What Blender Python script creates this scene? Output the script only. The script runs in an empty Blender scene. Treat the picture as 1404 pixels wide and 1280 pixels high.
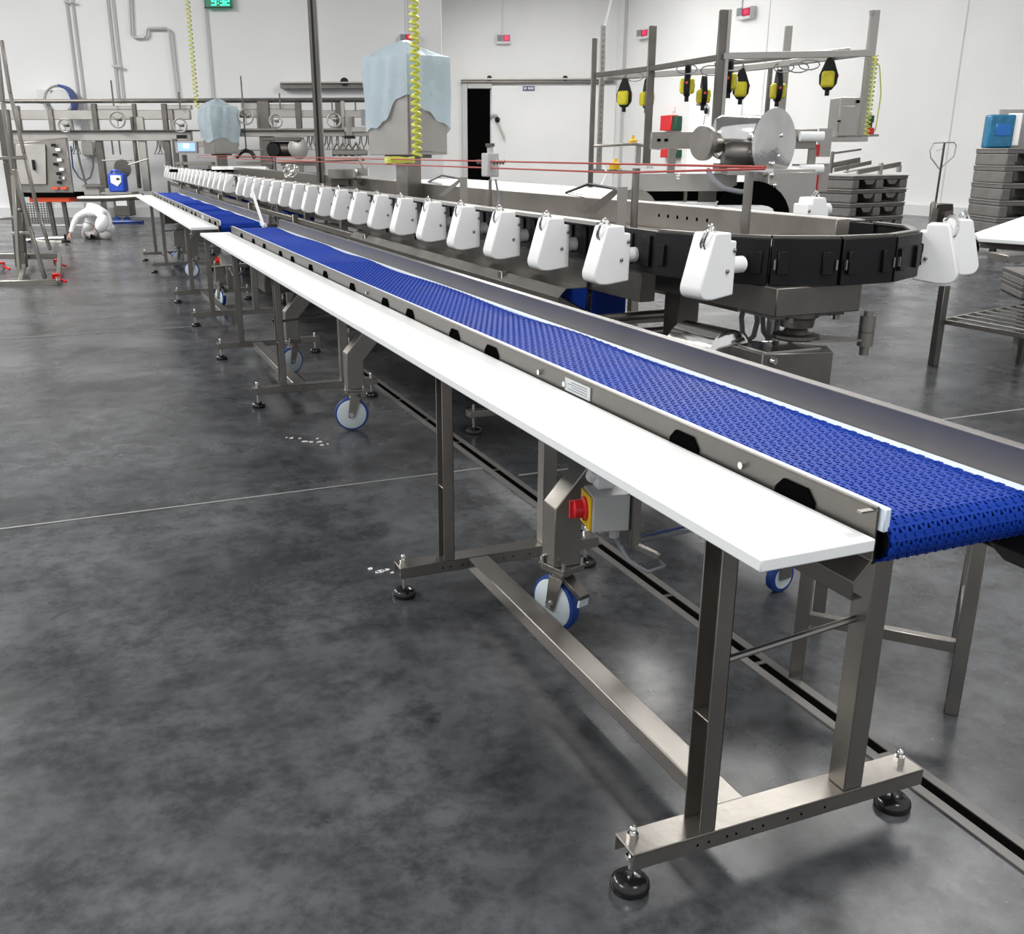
import bpy, bmesh, math, random
from mathutils import Vector, Matrix
random.seed(7)
SC = bpy.context.scene
COL = SC.collection
V = Vector
PI = math.pi
# ------------------------------------------------------------------ camera
FPX, PCX, PCY = 1343.0, 664.15, 664.16
YAW, PIT, ROL, EYE = .3873, .3276, .0019, 1.6
fw = V((math.sin(YAW)*math.cos(PIT), math.cos(YAW)*math.cos(PIT), -math.sin(PIT)))
rt0 = V((math.cos(YAW), -math.sin(YAW), 0)); dn0 = fw.cross(rt0)
rt = rt0*math.cos(ROL) + dn0*math.sin(ROL); dn = dn0*math.cos(ROL) - rt0*math.sin(ROL)
CAMP = V((0, 0, EYE))
cd = bpy.data.cameras.new('camera'); cam = bpy.data.objects.new('camera', cd); COL.objects.link(cam)
M = Matrix((rt, -dn, -fw)).transposed().to_4x4(); M.translation = CAMP
cam.matrix_world = M
cd.sensor_width = 36; cd.lens = FPX/1404*36
cd.shift_x = (702-PCX)/1404; cd.shift_y = (PCY-640)/1404
cd.clip_start = .05; cd.clip_end = 200
SC.camera = cam
RV = V((math.cos(YAW), -math.sin(YAW), 0)); FV = V((math.sin(YAW), math.cos(YAW), 0))
FM = Matrix((RV, FV, V((0, 0, 1)))).transposed().to_4x4()      # frame square to the back wall
def ray(u, v): return rt*((u-PCX)/FPX) + dn*((v-PCY)/FPX) + fw
def at(u, v, d):                                                # sight point -> (a, d, z) in the back-wall frame
    r = ray(u, v); p = CAMP + r*(d/r.dot(FV)); return V((p.dot(RV), d, p.z))
def atw(u, v, d): return FM @ at(u, v, d)
def onx(u, v, ax, val):
    r = ray(u, v); return CAMP + r*((val-CAMP[ax])/r[ax])
# ------------------------------------------------------------------ materials
MATS = {}
def nodes(name):
    m = bpy.data.materials.new(name); m.use_nodes = True; nt = m.node_tree
    return m, nt, nt.nodes['Principled BSDF']
def mat(name, col, rough=.5, metal=0., noise=0., nscale=8., bump=0., bscale=60., trans=0., alpha=1., emis=None, es=0., coat=0., stretch=None, sss=0.):
    m, nt, b = nodes(name); N = nt.nodes; L = nt.links
    b.inputs['Base Color'].default_value = (*col, 1); b.inputs['Roughness'].default_value = rough
    b.inputs['Metallic'].default_value = metal; b.inputs['Alpha'].default_value = alpha
    b.inputs['Transmission Weight'].default_value = trans; b.inputs['Coat Weight'].default_value = coat
    if emis: b.inputs['Emission Color'].default_value = (*emis, 1); b.inputs['Emission Strength'].default_value = es
    tc = N.new('ShaderNodeTexCoord'); src = tc.outputs['Object']
    if stretch:
        mp = N.new('ShaderNodeMapping'); mp.inputs['Scale'].default_value = stretch; L.new(src, mp.inputs['Vector']); src = mp.outputs['Vector']
    if noise:
        n = N.new('ShaderNodeTexNoise'); n.inputs['Scale'].default_value = nscale; n.inputs['Detail'].default_value = 5; L.new(src, n.inputs['Vector'])
        mr = N.new('ShaderNodeMapRange'); mr.inputs['From Min'].default_value = .25; mr.inputs['From Max'].default_value = .75
        mr.inputs['To Min'].default_value = 1-noise; mr.inputs['To Max'].default_value = 1+noise; L.new(n.outputs['Fac'], mr.inputs['Value'])
        mx = N.new('ShaderNodeVectorMath'); mx.operation = 'SCALE'; mx.inputs[0].default_value = col; L.new(mr.outputs['Result'], mx.inputs['Scale'])
        L.new(mx.outputs['Vector'], b.inputs['Base Color'])
        r2 = N.new('ShaderNodeMapRange'); r2.inputs['To Min'].default_value = max(.03, rough-.08); r2.inputs['To Max'].default_value = rough+.08
        L.new(n.outputs['Fac'], r2.inputs['Value']); L.new(r2.outputs['Result'], b.inputs['Roughness'])
    if bump:
        n2 = N.new('ShaderNodeTexNoise'); n2.inputs['Scale'].default_value = bscale; n2.inputs['Detail'].default_value = 4; L.new(src, n2.inputs['Vector'])
        bp = N.new('ShaderNodeBump'); bp.inputs['Strength'].default_value = bump; bp.inputs['Distance'].default_value = .004
        L.new(n2.outputs['Fac'], bp.inputs['Height']); L.new(bp.outputs['Normal'], b.inputs['Normal'])
    MATS[name] = m; return m
STEEL = mat('brushed stainless steel', (.285, .266, .243), .36, .9, .10, 6, .15, 40)
STEELD = mat('dull stainless steel', (.16, .149, .136), .40, .88, .15, 5, .12, 40)
STEELB = mat('bright sheet steel', (.40, .385, .362), .45, .6, .06, 4)
STEELG = mat('smooth guard steel', (.20, .19, .185), .33, .9, .06, 4, .1, 30)
CHROME = mat('polished steel', (.78, .77, .75), .12, 1.0, .05, 12, .25, 14)
HDPE = mat('white cutting board plastic', (.88, .90, .89), .30)
HDPE2 = mat('white holder plastic', (.93, .93, .93), .4, 0, .02, 14)
STRIP = mat('pale wear strip plastic', (.70, .78, .88), .3)
BLUE = mat('blue belt plastic', (.005, .038, .30), .55, 0, .12, 3)
BLUE.node_tree.nodes['Principled BSDF'].inputs['Specular IOR Level'].default_value = .14
BLUED = mat('blue wheel rubber', (.012, .05, .26), .4)
BLACK = mat('black plastic', (.005, .005, .006), .42, 0, .3, 9)
BLACK.node_tree.nodes['Principled BSDF'].inputs['Specular IOR Level'].default_value = .3
RUB = mat('glossy black foot plastic', (.01, .01, .01), .2)
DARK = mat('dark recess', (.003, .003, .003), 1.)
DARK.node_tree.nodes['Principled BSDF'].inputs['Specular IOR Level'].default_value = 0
NYLON = mat('white nylon wheel', (.62, .70, .72), .4)
GREYP = mat('light grey enclosure plastic', (.50, .50, .49), .45)
RED = mat('red plastic', (.62, .015, .02), .35)
YEL = mat('yellow plastic', (.80, .50, .01), .35)
YELB = mat('balancer yellow', (.62, .54, .02), .4, 0, .12, 20)
HOSE = mat('yellow green hose', (.60, .62, .10), .35)
ORANGE = mat('orange red paint', (.75, .08, .02), .45)
CORD = mat('red pull cord', (.42, .06, .05), .5)
WIRE = mat('grey cable', (.22, .23, .25), .5)
WHITEW = mat('white wall kerb', (.66, .67, .67), .4)
COVERALL = mat('white coverall fabric', (.70, .70, .71), .85, 0, .05, 12, .9, 14)
SKIN = mat('skin', (.35, .20, .15), .6)
TROUS = mat('grey trousers fabric', (.36, .34, .33), .85, 0, .1, 10, .6, 14)
CANB = mat('blue canister plastic', (.02, .08, .50), .35)
PALLET = mat('dark grey pallet plastic', (.12, .114, .108), .6, 0, .2, 6)
TEAL = mat('blue translucent dispenser', (.012, .13, .25), .25, 0, .25, 10)
GREENLED = mat('green led', (.0, .3, .15), .4, emis=(.05, 1., .5), es=1.6)
CLOCKF = mat('dark green clock face', (.0, .02, .012), .3, emis=(.0, .10, .045), es=1.)
REDLED = mat('red led', (.3, 0, .03), .4, emis=(1., .03, .12), es=.9)
SCREEN = mat('lit blue screen', (.1, .2, .8), .3, emis=(.28, .42, 1.), es=1.1)
SCREENW = mat('lit white screen area', (.8, .9, 1), .3, emis=(.75, .9, 1.), es=1.2)
SIGNB = mat('dark blue sign', (.05, .07, .2), .5)
SIGNW = mat('white print', (.8, .8, .8), .5)
BAG = mat('blue tinted plastic bag', (.56, .68, .75), .28, 0, .08, 3, .7, 3.2, trans=.12, alpha=.80)
GREEN = mat('dark green box', (.01, .07, .04), .5)
def wallmat():
    m, nt, b = nodes('white insulated wall panel'); N = nt.nodes; L = nt.links
    tc = N.new('ShaderNodeTexCoord'); n = N.new('ShaderNodeTexNoise'); n.inputs['Scale'].default_value = .35; n.inputs['Detail'].default_value = 2
    L.new(tc.outputs['Object'], n.inputs['Vector'])
    cr = N.new('ShaderNodeValToRGB'); cr.color_ramp.elements[0].position = .3; cr.color_ramp.elements[0].color = (.73, .735, .73, 1)
    cr.color_ramp.elements[1].position = .7; cr.color_ramp.elements[1].color = (.80, .80, .795, 1)
    L.new(n.outputs['Fac'], cr.inputs['Fac']); L.new(cr.outputs['Color'], b.inputs['Base Color']); b.inputs['Roughness'].default_value = .42
    return m
WALL = wallmat()
def floormat():
    m, nt, b = nodes('polished grey concrete'); N = nt.nodes; L = nt.links
    tc = N.new('ShaderNodeTexCoord'); O = tc.outputs['Object']
    def noise(sc, det, rgh=.55, dist=0.):
        n = N.new('ShaderNodeTexNoise'); n.inputs['Scale'].default_value = sc; n.inputs['Detail'].default_value = det
        n.inputs['Roughness'].default_value = rgh; n.inputs['Distortion'].default_value = dist; L.new(O, n.inputs['Vector']); return n.outputs['Fac']
    def ramp(src, p0, c0, p1, c1):
        r = N.new('ShaderNodeValToRGB'); r.color_ramp.elements[0].position = p0; r.color_ramp.elements[0].color = (*c0, 1)
        r.color_ramp.elements[1].position = p1; r.color_ramp.elements[1].color = (*c1, 1); L.new(src, r.inputs['Fac']); return r.outputs['Color']
    def mix(a, bb, f, mode='MULTIPLY'):
        x = N.new('ShaderNodeMix'); x.data_type = 'RGBA'; x.blend_type = mode
        x.inputs['Factor'].default_value = f if not hasattr(f, 'links') else 1.
        if hasattr(f, 'links'): L.new(f, x.inputs['Factor'])
        L.new(a, x.inputs[6]); L.new(bb, x.inputs[7]); return x.outputs[2]
    base = ramp(noise(1.1, 8, .62, .3), .30, (.030, .032, .035), .68, (.105, .109, .116))
    fine = ramp(noise(9, 8, .72), .38, (.55, .55, .55), .60, (1.15, 1.15, 1.15))
    c = mix(base, fine, 1.)
    blot = ramp(noise(2.4, 10, .78, .5), .60, (1, 1, 1), .67, (.42, .42, .43))
    c = mix(c, blot, .75)
    L.new(c, b.inputs['Base Color'])
    rr = N.new('ShaderNodeMapRange'); rr.inputs['From Min'].default_value = .3; rr.inputs['From Max'].default_value = .7
    rr.inputs['To Min'].default_value = .17; rr.inputs['To Max'].default_value = .35
    L.new(noise(1.7, 6, .6), rr.inputs['Value']); L.new(rr.outputs['Result'], b.inputs['Roughness'])
    bp = N.new('ShaderNodeBump'); bp.inputs['Strength'].default_value = .12; bp.inputs['Distance'].default_value = .003
    L.new(noise(3.5, 3), bp.inputs['Height']); L.new(bp.outputs['Normal'], b.inputs['Normal'])
    b.inputs['Specular IOR Level'].default_value = .45
    return m
FLOOR = floormat()
# ------------------------------------------------------------------ mesh builder
class MB:
    def __init__(s, M=None): s.bm = bmesh.new(); s.M = M or Matrix.Identity(4)
    def _v(s, p): return s.bm.verts.new(s.M @ V(p))
    def face(s, pts):
        try: return s.bm.faces.new([s._v(p) for p in pts])
        except ValueError: pass
    def hexa(s, c):                               # 8 corners: bottom ring 0-3, top ring 4-7
        v = [s._v(p) for p in c]
        for f in ((0, 3, 2, 1), (4, 5, 6, 7), (0, 1, 5, 4), (1, 2, 6, 5), (2, 3, 7, 6), (3, 0, 4, 7)): s.bm.faces.new([v[i] for i in f])
        return s
    def bx(s, x0, x1, y0, y1, z0, z1):
        x0, x1 = sorted((x0, x1)); y0, y1 = sorted((y0, y1)); z0, z1 = sorted((z0, z1))
        return s.hexa([(x0, y0, z0), (x1, y0, z0), (x1, y1, z0), (x0, y1, z0), (x0, y0, z1), (x1, y0, z1), (x1, y1, z1), (x0, y1, z1)])
    def bar(s, p0, p1, w, h, up=(0, 0, 1)):       # square bar between two points
        p0, p1 = V(p0), V(p1); d = (p1-p0).normalized(); u = V(up)
        if abs(d.dot(u)) > .98: u = V((0, 1, 0))
        r = d.cross(u).normalized(); u = r.cross(d)
        c = []
        for p in (p0, p1): c += [p-r*w/2-u*h/2, p+r*w/2-u*h/2, p+r*w/2+u*h/2, p-r*w/2+u*h/2]
        v = [s._v(q) for q in c]
        for f in ((0, 1, 2, 3), (7, 6, 5, 4), (0, 4, 5, 1), (1, 5, 6, 2), (2, 6, 7, 3), (3, 7, 4, 0)): s.bm.faces.new([v[i] for i in f])
        return s
    def tube(s, pts, r, seg=8, cap=True, closed=False):
        pts = [V(p) for p in pts]; n = len(pts); rings = []; u = None
        for i, p in enumerate(pts):
            if closed: d = pts[(i+1) % n]-pts[i-1]
            else: d = (pts[min(i+1, n-1)]-pts[max(i-1, 0)])
            d.normalize()
            if u is None: u = V((0, 0, 1)) if abs(d.z) < .9 else V((1, 0, 0))
            a = d.cross(u).normalized(); u = a.cross(d).normalized()
            rr = r[i] if isinstance(r, (list, tuple)) else r
            rings.append([s._v(p + (a*math.cos(t)+u*math.sin(t))*rr) for t in [2*PI*k/seg for k in range(seg)]])
        m = n if closed else n-1
        for i in range(m):
            A, B = rings[i], rings[(i+1) % n]
            for k in range(seg):
                f = s.bm.faces.new((A[k], A[(k+1) % seg], B[(k+1) % seg], B[k])); f.smooth = True
        if cap and not closed:
            s.bm.faces.new(rings[0][::-1]); s.bm.faces.new(rings[-1])
        return s
    def cyl(s, p0, p1, r, r2=None, seg=14): return s.tube([p0, p1], [r, r if r2 is None else r2], seg)
    def prism(s, poly, axis, a0, a1):             # polygon in the other two axes, extruded along axis
        def P(q, a): return {0: (a, q[0], q[1]), 1: (q[0], a, q[1]), 2: (q[0], q[1], a)}[axis]
        A = [s._v(P(q, a0)) for q in poly]; B = [s._v(P(q, a1)) for q in poly]; n = len(poly)
        s.bm.faces.new(A); s.bm.faces.new(B[::-1])
        for i in range(n): s.bm.faces.new((A[i], B[i], B[(i+1) % n], A[(i+1) % n]))
        return s
    def lathe(s, prof, c, axis=(0, 0, 1), seg=20):  # prof: (r, h)
        ax = V(axis).normalized(); u = ax.orthogonal().normalized(); w = ax.cross(u); c = V(c); rings = []
        for r, h in prof: rings.append([s._v(c+ax*h+(u*math.cos(t)+w*math.sin(t))*max(r, 1e-4)) for t in [2*PI*k/seg for k in range(seg)]])
        for i in range(len(rings)-1):
            for k in range(seg):
                f = s.bm.faces.new((rings[i][k], rings[i][(k+1) % seg], rings[i+1][(k+1) % seg], rings[i+1][k])); f.smooth = True
        s.bm.faces.new(rings[0][::-1]); s.bm.faces.new(rings[-1]); return s
    def sph(s, c, r, seg=12, sc=(1, 1, 1)):
        g = bmesh.ops.create_uvsphere(s.bm, u_segments=seg, v_segments=max(6, seg//2), radius=r)
        for v in g['verts']: v.co = s.M @ (V((v.co.x*sc[0], v.co.y*sc[1], v.co.z*sc[2]))+V(c))
        for f in {f for v in g['verts'] for f in v.link_faces}: f.smooth = True
        return s
    def build(s, name, material, parent=None, bevel=0., seg=1, label=None):
        bmesh.ops.recalc_face_normals(s.bm, faces=s.bm.faces)
        me = bpy.data.meshes.new(name); s.bm.to_mesh(me); s.bm.free(); me.materials.append(material); me.set_sharp_from_angle(angle=.7)
        o = bpy.data.objects.new(name, me); COL.objects.link(o)
        if parent is not None:
            me.transform(WM(parent).inverted()); o.parent = parent
        else:
            co = [v.co for v in me.vertices]
            c = V((sum(p.x for p in co)/len(co), sum(p.y for p in co)/len(co), min(p.z for p in co)))
            me.transform(Matrix.Translation(-c)); o.location = c
        if bevel:
            m = o.modifiers.new('bevel', 'BEVEL'); m.width = bevel; m.segments = seg; m.limit_method = 'ANGLE'; m.angle_limit = .6
        if label: o['label'] = label
        return o
def islands(bm):
    seen = set(); out = []
    for v in bm.verts:
        if v in seen: continue
        st = [v]; seen.add(v); c = []
        while st:
            q = st.pop(); c.append(q)
            for e in q.link_edges:
                w_ = e.other_vert(q)
                if w_ not in seen: seen.add(w_); st.append(w_)
        out.append(c)
    return out
def build_each(mb, name, material, parent, bevel=0., label=None):   # every loose piece becomes an object of its own
    res = []
    for isl in islands(mb.bm):
        s = set(isl); m = MB(); mp = {v: m.bm.verts.new(v.co) for v in isl}
        for f in mb.bm.faces:
            if f.verts[0] in s:
                nf = m.bm.faces.new([mp[v] for v in f.verts]); nf.smooth = f.smooth
        res.append(m.build(name, material, parent, bevel, label=label))
    return res
def WM(o):
    m = Matrix.Translation(o.location) @ o.rotation_euler.to_matrix().to_4x4()
    return WM(o.parent) @ m if o.parent else m
def tag(o, label=None, cat=None, group=None, kind=None):
    if label: o['label'] = label
    if cat: o['category'] = cat
    if group: o['group'] = group
    if kind: o['kind'] = kind
    return o
def thing(name, label, cat, loc=(0, 0, 0), rz=0, group=None):
    o = bpy.data.objects.new(name, None); COL.objects.link(o); o.location = loc; o.rotation_euler = (0, 0, rz)
    o.empty_display_size = .1
    return tag(o, label, cat, group)
def struct(o): o['kind'] = 'structure'; return o
def dup(o, parent=None):
    c = o.copy(); COL.objects.link(c)
    if parent is not None: c.parent = parent
    for ch in list(o.children): dup(ch, c)
    return c
def FB(): return MB(FM)
def fbox(mb, u0, v0, u1, v1, d, th):            # box lying square to the back wall, spanned by two sight points
    um, vm = (u0+u1)/2, (v0+v1)/2
    a0, a1 = at(u0, vm, d).x, at(u1, vm, d).x; z0, z1 = at(um, v1, d).z, at(um, v0, d).z
    return mb.bx(a0, a1, d, d+th, z0, z1)
def foot(u, v, d): p = atw(u, v, d); return (p.x, p.y, p.z)

# ================================================================== SETTING
X_R = 20.6; D_L = 26.5; D_B = 41.8; HT = 9.0
struct(MB().bx(-14, 24, -8, 46, -.05, 0).build('floor', FLOOR))
# back wall: nearer stretch on the left, farther one to the right, joined by a short return
aL0, aL1 = at(-420, 100, D_L).x, at(606, 100, D_L).x
struct(FB().bx(aL0, aL1, D_L, D_L+.15, 0, HT).build('wall_back_left', WALL))
k = D_B/D_L
struct(FB().prism([(aL1-.002, D_L), (aL1*k-.002, D_B), (aL1*k-.15, D_B), (aL1-.15, D_L+.1)], 2, 0, HT).build('wall_back_return', WALL))
aC = onx(845, 100, 0, X_R).dot(RV)
struct(FB().bx(aL1*k-.3, aC+.3, D_B, D_B+.15, 0, HT).build('wall_back', WALL))
struct(MB().bx(X_R, X_R+.15, -8, onx(845, 100, 0, X_R).y+.2, 0, HT).build('wall_right', WALL))
struct(FB().bx(aL0, aL1-.05, D_L-.12, D_L-.003, 0, .24).build('baseboard_left', WHITEW))
struct(MB().bx(X_R-.14, X_R-.003, -8, 35, 0, .26).build('baseboard_right', WHITEW))
struct(MB().bx(-14, 24, 4, 46, HT, HT+.1).build('ceiling', mat('white ceiling panel', (.6, .6, .6), .7)))
# panel seams on the walls
for i, u in enumerate((1040, 1300)):
    y = onx(u, 200, 0, X_R).y; struct(MB().bx(X_R-.012, X_R-.002, y-.02, y+.02, .26, HT).build('trim_%d' % (i+1), WHITEW))
yC = onx(845, 100, 0, X_R).y
struct(MB().bx(X_R-.09, X_R-.003, yC-.75, yC-.62, 0, HT).build('trim_3', GREYP))
# floor joints and slot drain
JOINT = mat('pale joint filler', (.30, .30, .29), .5)
for i, (y, xa, xb) in enumerate(((4.615, -6, 1.87), (9.84, -6, 1.87), (15.1, -6, 1.87))):
    struct(MB().bx(xa, xb, y-.006, y+.006, .0005, .003).build('trim_%d' % (i+4), JOINT))
struct(MB().bx(2.0, 9, 4.42, 4.435, .0005, .003).build('trim_7', JOINT))
struct(MB().bx(4.3, 4.312, 3, 14, .0005, .003).build('trim_8', JOINT))
dr = MB(); dr.bx(1.875, 1.905, .3, 7.3, .0008, .006); dr.bx(1.94, 1.97, .3, 7.3, .0008, .006)
struct(dr.build('trim_9', mat('worn drain frame', (.22, .21, .20), .5, .5)))
dk = MB(); y = .3
struct(MB().bx(1.905, 1.94, .3, 7.3, .0008, .0025).build('trim_10', DARK))
for i in range(12):
    y = .62+.56*i; dk.bx(1.905, 1.94, y, y+.018, .003, .0062)
struct(dk.build('trim_11', STEEL))

# ================================================================== CONVEYOR
def arc(cy, cz, r, a0, a1, n): return [(cy+r*math.cos(a0+(a1-a0)*i/n), cz+r*math.sin(a0+(a1-a0)*i/n)) for i in range(n+1)]
def conveyor(label, board_labels):
    T = thing('belt_conveyor', label, 'conveyor belt', (1.4, 5, 0))
    Y0, Y1 = 1.235, 8.75
    # side plates (folded sections)
    secL = [(1.246, 1.003), (1.252, 1.003), (1.252, .905), (1.217, .868), (1.217, .832), (1.243, .832), (1.243, .836),
            (1.221, .836), (1.221, .866), (1.2565, .9035), (1.2565, 1.0075), (1.246, 1.0075)]
    p = MB().prism(secL, 1, Y0, Y1).build('side_plate', STEELD, T, .0015)
    MB().bx(1.215, 1.252, Y0, Y0+.012, .9995, 1.0035).build('plate_tab', STEEL, T)
    sl = MB()
    for ys in (1.451, 1.841, 2.999, 3.353, 3.877, 4.231, 4.793, 5.36, 5.719, 6.229, 6.611, 7.2, 7.65, 8.2):
        w = .058 if ys < 3 else .05
        sl.prism([(ys-w, .962), (ys-w+.022, .984), (ys+w-.022, .984), (ys+w, .962), (ys+w, .95), (ys-w, .95)], 0, 1.2478, 1.2518)
    build_each(sl, 'slot', DARK, p)
    bl = MB()
    for ys in (1.62, 2.45, 2.62, 4.52): bl.cyl((1.252, ys, .972), (1.243, ys, .972), .008, seg=8)
    build_each(bl, 'bolt', CHROME, p)
    pl = MB().bx(1.2485, 1.2518, 2.3, 2.45, .955, .992).build('rating_plate', mat('pale rating plate', (.55, .56, .57), .4), p)
    tx = MB()
    for i in range(4): tx.bx(1.2478, 1.2486, 2.315, 2.43-.02*(i % 2), .962+.007*i, .9645+.007*i)
    tx.build('print', WIRE, p)
    secR = [(1.662, .905), (1.662, .976), (1.664, .98), (1.668, 1.048), (1.700, 1.048), (1.700, 1.044), (1.673, 1.044), (1.669, .976),
            (1.667, .96), (1.667, .902), (1.70, .866), (1.70, .826), (1.672, .826), (1.672, .83), (1.696, .83), (1.696, .864)]
    MB().prism(secR, 1, 1.0, Y1+.05).build('side_guard', STEELG, T, .0012)
    MB().bx(1.2575, 1.272, Y0-.012, Y1, .962, 1.006).build('wear_strip', STRIP, T, .002)
    MB().bx(1.625, 1.652, 1.0, Y1, .95, .984).build('wear_strip', STRIP, T, .002)
    # belt
    BX0, BX1, ZB, RB, YN = 1.268, 1.622, .983, .043, 1.252
    def path(sv):                                # arc length -> (y, z, tangent angle) ; s=0 at far end, runs toward the viewer
        L1 = Y1-YN
        if sv < L1:
            y = Y1-sv; z = ZB+.0055*math.sin(y*4.6+.6*math.sin(y*2.1))*min(1, max(0, (y-1.9)/1.2)); return V((0, y, z)), V((0, -1, 0)), V((0, 0, 1))
        t = (sv-L1)/RB
        if t < PI:
            n = V((0, -math.sin(t), math.cos(t))); return V((0, YN, ZB-RB))+n*RB, V((0, -math.cos(t), -math.sin(t))), n
        y = YN+(sv-L1-PI*RB); return V((0, y, ZB-2*RB)), V((0, 1, 0)), V((0, 0, -1))
    b = MB(); P = .0254; total = (Y1-YN)+PI*RB+.14; rows = int(total/P); W = BX1-BX0; nc = 16; cw = W/nc
    def blk(x0, x1, s0, s1, h0, h1, x0b=None, x1b=None):
        a, ta, na = path(s0); c, tb, nb = path(s1); x0b = x0 if x0b is None else x0b; x1b = x1 if x1b is None else x1b
        b.hexa([(x0, a.y+na.y*h0, a.z+na.z*h0), (x1, a.y+na.y*h0, a.z+na.z*h0), (x1b, c.y+nb.y*h0, c.z+nb.z*h0), (x0b, c.y+nb.y*h0, c.z+nb.z*h0),
                (x0, a.y+na.y*h1, a.z+na.z*h1), (x1, a.y+na.y*h1, a.z+na.z*h1), (x1b, c.y+nb.y*h1, c.z+nb.z*h1), (x0b, c.y+nb.y*h1, c.z+nb.z*h1)])
    for r_ in range(rows):
        s0 = r_*P; jag = .004 if r_ % 2 else 0
        blk(BX0, BX1+jag, s0, s0+P*.60, -.004, .0005)
        near = s0 > (Y1-YN)-4.5
        for c in range(nc):
            x = BX0+c*cw
            blk(x+.0005, x+.0075, s0+P*.6, s0+P, -.004, .0005, x+.0045, x+.0115)
            blk(x+cw-.0075, x+cw-.0005, s0+P*.6, s0+P, -.004, .0005, x+cw-.0115, x+cw-.0045)
            if near:
                xs = x+(cw*.5 if r_ % 2 else 0); blk(xs-.003, xs+.003, s0+P*.12, s0+P*.34, .0005, .0028)
    b.build('belt', BLUE, T)
    u = MB(); prev = None; n = 420
    for i in range(n+1):
        sv = total*i/n
        a, ta, na = path(sv); q0 = a-na*.0075; q = (u._v((BX0, q0.y, q0.z)), u._v((BX1, q0.y, q0.z)))
        if prev: u.bm.faces.new((prev[0], prev[1], q[1], q[0]))
        prev = q
    for i in range(61):                          # slack return strand
        y = 1.3+(Y1-1.3)*i/60; z = .9-.10*abs(math.sin((y-1.3)/(Y1-1.3)*PI*4))**.8
        q = (u._v((BX0, y, z)), u._v((BX1, y, z)))
        if i: u.bm.faces.new((pq[0], pq[1], q[1], q[0]))
        pq = q
    u.build('belt_underside', BLUE, T)
    MB().cyl((BX0+.004, YN, ZB-RB), (BX1+.03, YN, ZB-RB), .036).build('nose_roller', BLACK, T)
    MB().cyl((BX0-.015, Y1-.03, ZB-RB), (BX1+.03, Y1-.03, ZB-RB), .03).build('tail_roller', STEEL, T)
    MB().prism([(1.63, .94), (1.66, .94), (1.705, .885), (1.705, .83), (1.67, .812), (1.61, .865)], 1, .98, 1.3).build('shaded_plate_end', BLACK, T, .002)  # end of the right side plate, its shade put in as black colour
    MB().bx(1.2575, 1.268, Y0+.004, 1.4, .895, .961).build('dark_gap_filler', BLACK, T, .002)  # added black filler standing in for the dark gap below the strip
    cr = MB()
    for y in (1.9, 3.0, 4.2, 5.4, 6.7, 7.9): cr.bx(1.257, 1.662, y-.02, y+.02, .925, .935)
    cr.build('cross_bar', STEELD, T)
    # foot beams, legs, feet
    pads = []
    for y in (1.52, 3.21, 6.36, 8.07):
        bm_ = MB(); bm_.bx(.972, 1.806, y, y+.082, .130, .136); bm_.bx(.972, 1.806, y, y+.005, .092, .136); bm_.bx(.972, 1.806, y+.077, y+.082, .092, .136)
        fb_ = bm_.build('foot_beam', STEEL, T, .003, 2)
        h = MB()
        for x in (1.14, 1.17, 1.22, 1.245, 1.29, 1.32, 1.39, 1.43, 1.5): h.cyl((x, y-.0006, .112), (x, y+.002, .112), .0035, seg=6)
        build_each(h, 'bolt_hole', DARK, fb_)
        for x in (1.0, 1.775):
            f = MB().lathe([(.044, 0), (.046, .008), (.044, .02), (.034, .03), (.012, .034)], (x, y+.052, .001)).build('levelling_foot', RUB, T)
            s_ = MB(); s_.cyl((x, y+.052, .03), (x, y+.052, .16), .0075, seg=8); s_.cyl((x, y+.052, .136), (x, y+.052, .15), .0135, seg=6); s_.cyl((x, y+.052, .078), (x, y+.052, .09), .0135, seg=6)
            s_.sph((x, y+.052, .16), .010, 8); s_.build('stem', CHROME, f)
        g = MB(); g.bx(1.186, 1.190, y+.006, y+.072, .136, .925); g.bx(1.148, 1.190, y+.006, y+.010, .136, .925); g.bx(1.148, 1.190, y+.068, y+.072, .136, .925)
        g.bx(1.15, 1.186, y+.01, y+.068, .42, .424)
        g.build('leg', STEEL, T, .0012)
        MB().bx(1.558, 1.614, y+.006, y+.062, .136, .93).build('leg', STEEL, T, .003, 2)
        MB().bx(1.05, 1.62, y+.02, y+.05, .895, .925).build('support_arm', STEEL, T, .002)
    for y0 in (1.60, 6.44): MB().bx(1.245, 1.325, y0, y0+1.62, .085, .134).build('stretcher', STEEL, T, .004, 2)
    for y0 in (1.545, 6.385): MB().cyl((1.19, y0, .56), (1.56, y0+.02, .58), .008, seg=8).build('tie_rod', STEEL, T)
    # castors on cranked posts
    for (cx, cy, rz, brake) in ((1.425, 2.775, math.radians(-72), True), (1.457, 5.615, math.radians(-16), False), (1.44, 7.35, math.radians(22), False)):
        po = MB(); po.prism([(cx-.055, .262), (cx+.045, .262), (cx+.045, .43), (cx+.20, .60), (cx+.20, .66), (cx+.165, .70), (cx+.165, .93), (cx+.105, .93), (cx+.105, .66), (cx-.055, .475)], 1, cy-.04, cy+.055)
        po.build('castor_post', STEEL, T, .003)
        RM = Matrix.Translation((cx-.005, cy, 0)) @ Matrix.Rotation(rz, 4, 'Z')
        f = MB(RM); f.bx(-.062, .062, -.055, .055, .25, .262); f.bx(-.055, .055, -.05, .05, .236, .246)
        f.cyl((0, 0, .21), (0, 0, .25), .034); f.bx(-.034, .034, -.03, .03, .2, .212)
        for sg in (-1, 1): f.hexa([(-.045, sg*.03, .085), (-.008, sg*.03, .085), (-.008, sg*.034, .085), (-.045, sg*.034, .085), (-.03, sg*.03, .212), (.036, sg*.03, .212), (.036, sg*.034, .212), (-.03, sg*.034, .212)])
        cf = f.build('castor_fork', STEEL, T, .001)
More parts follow.
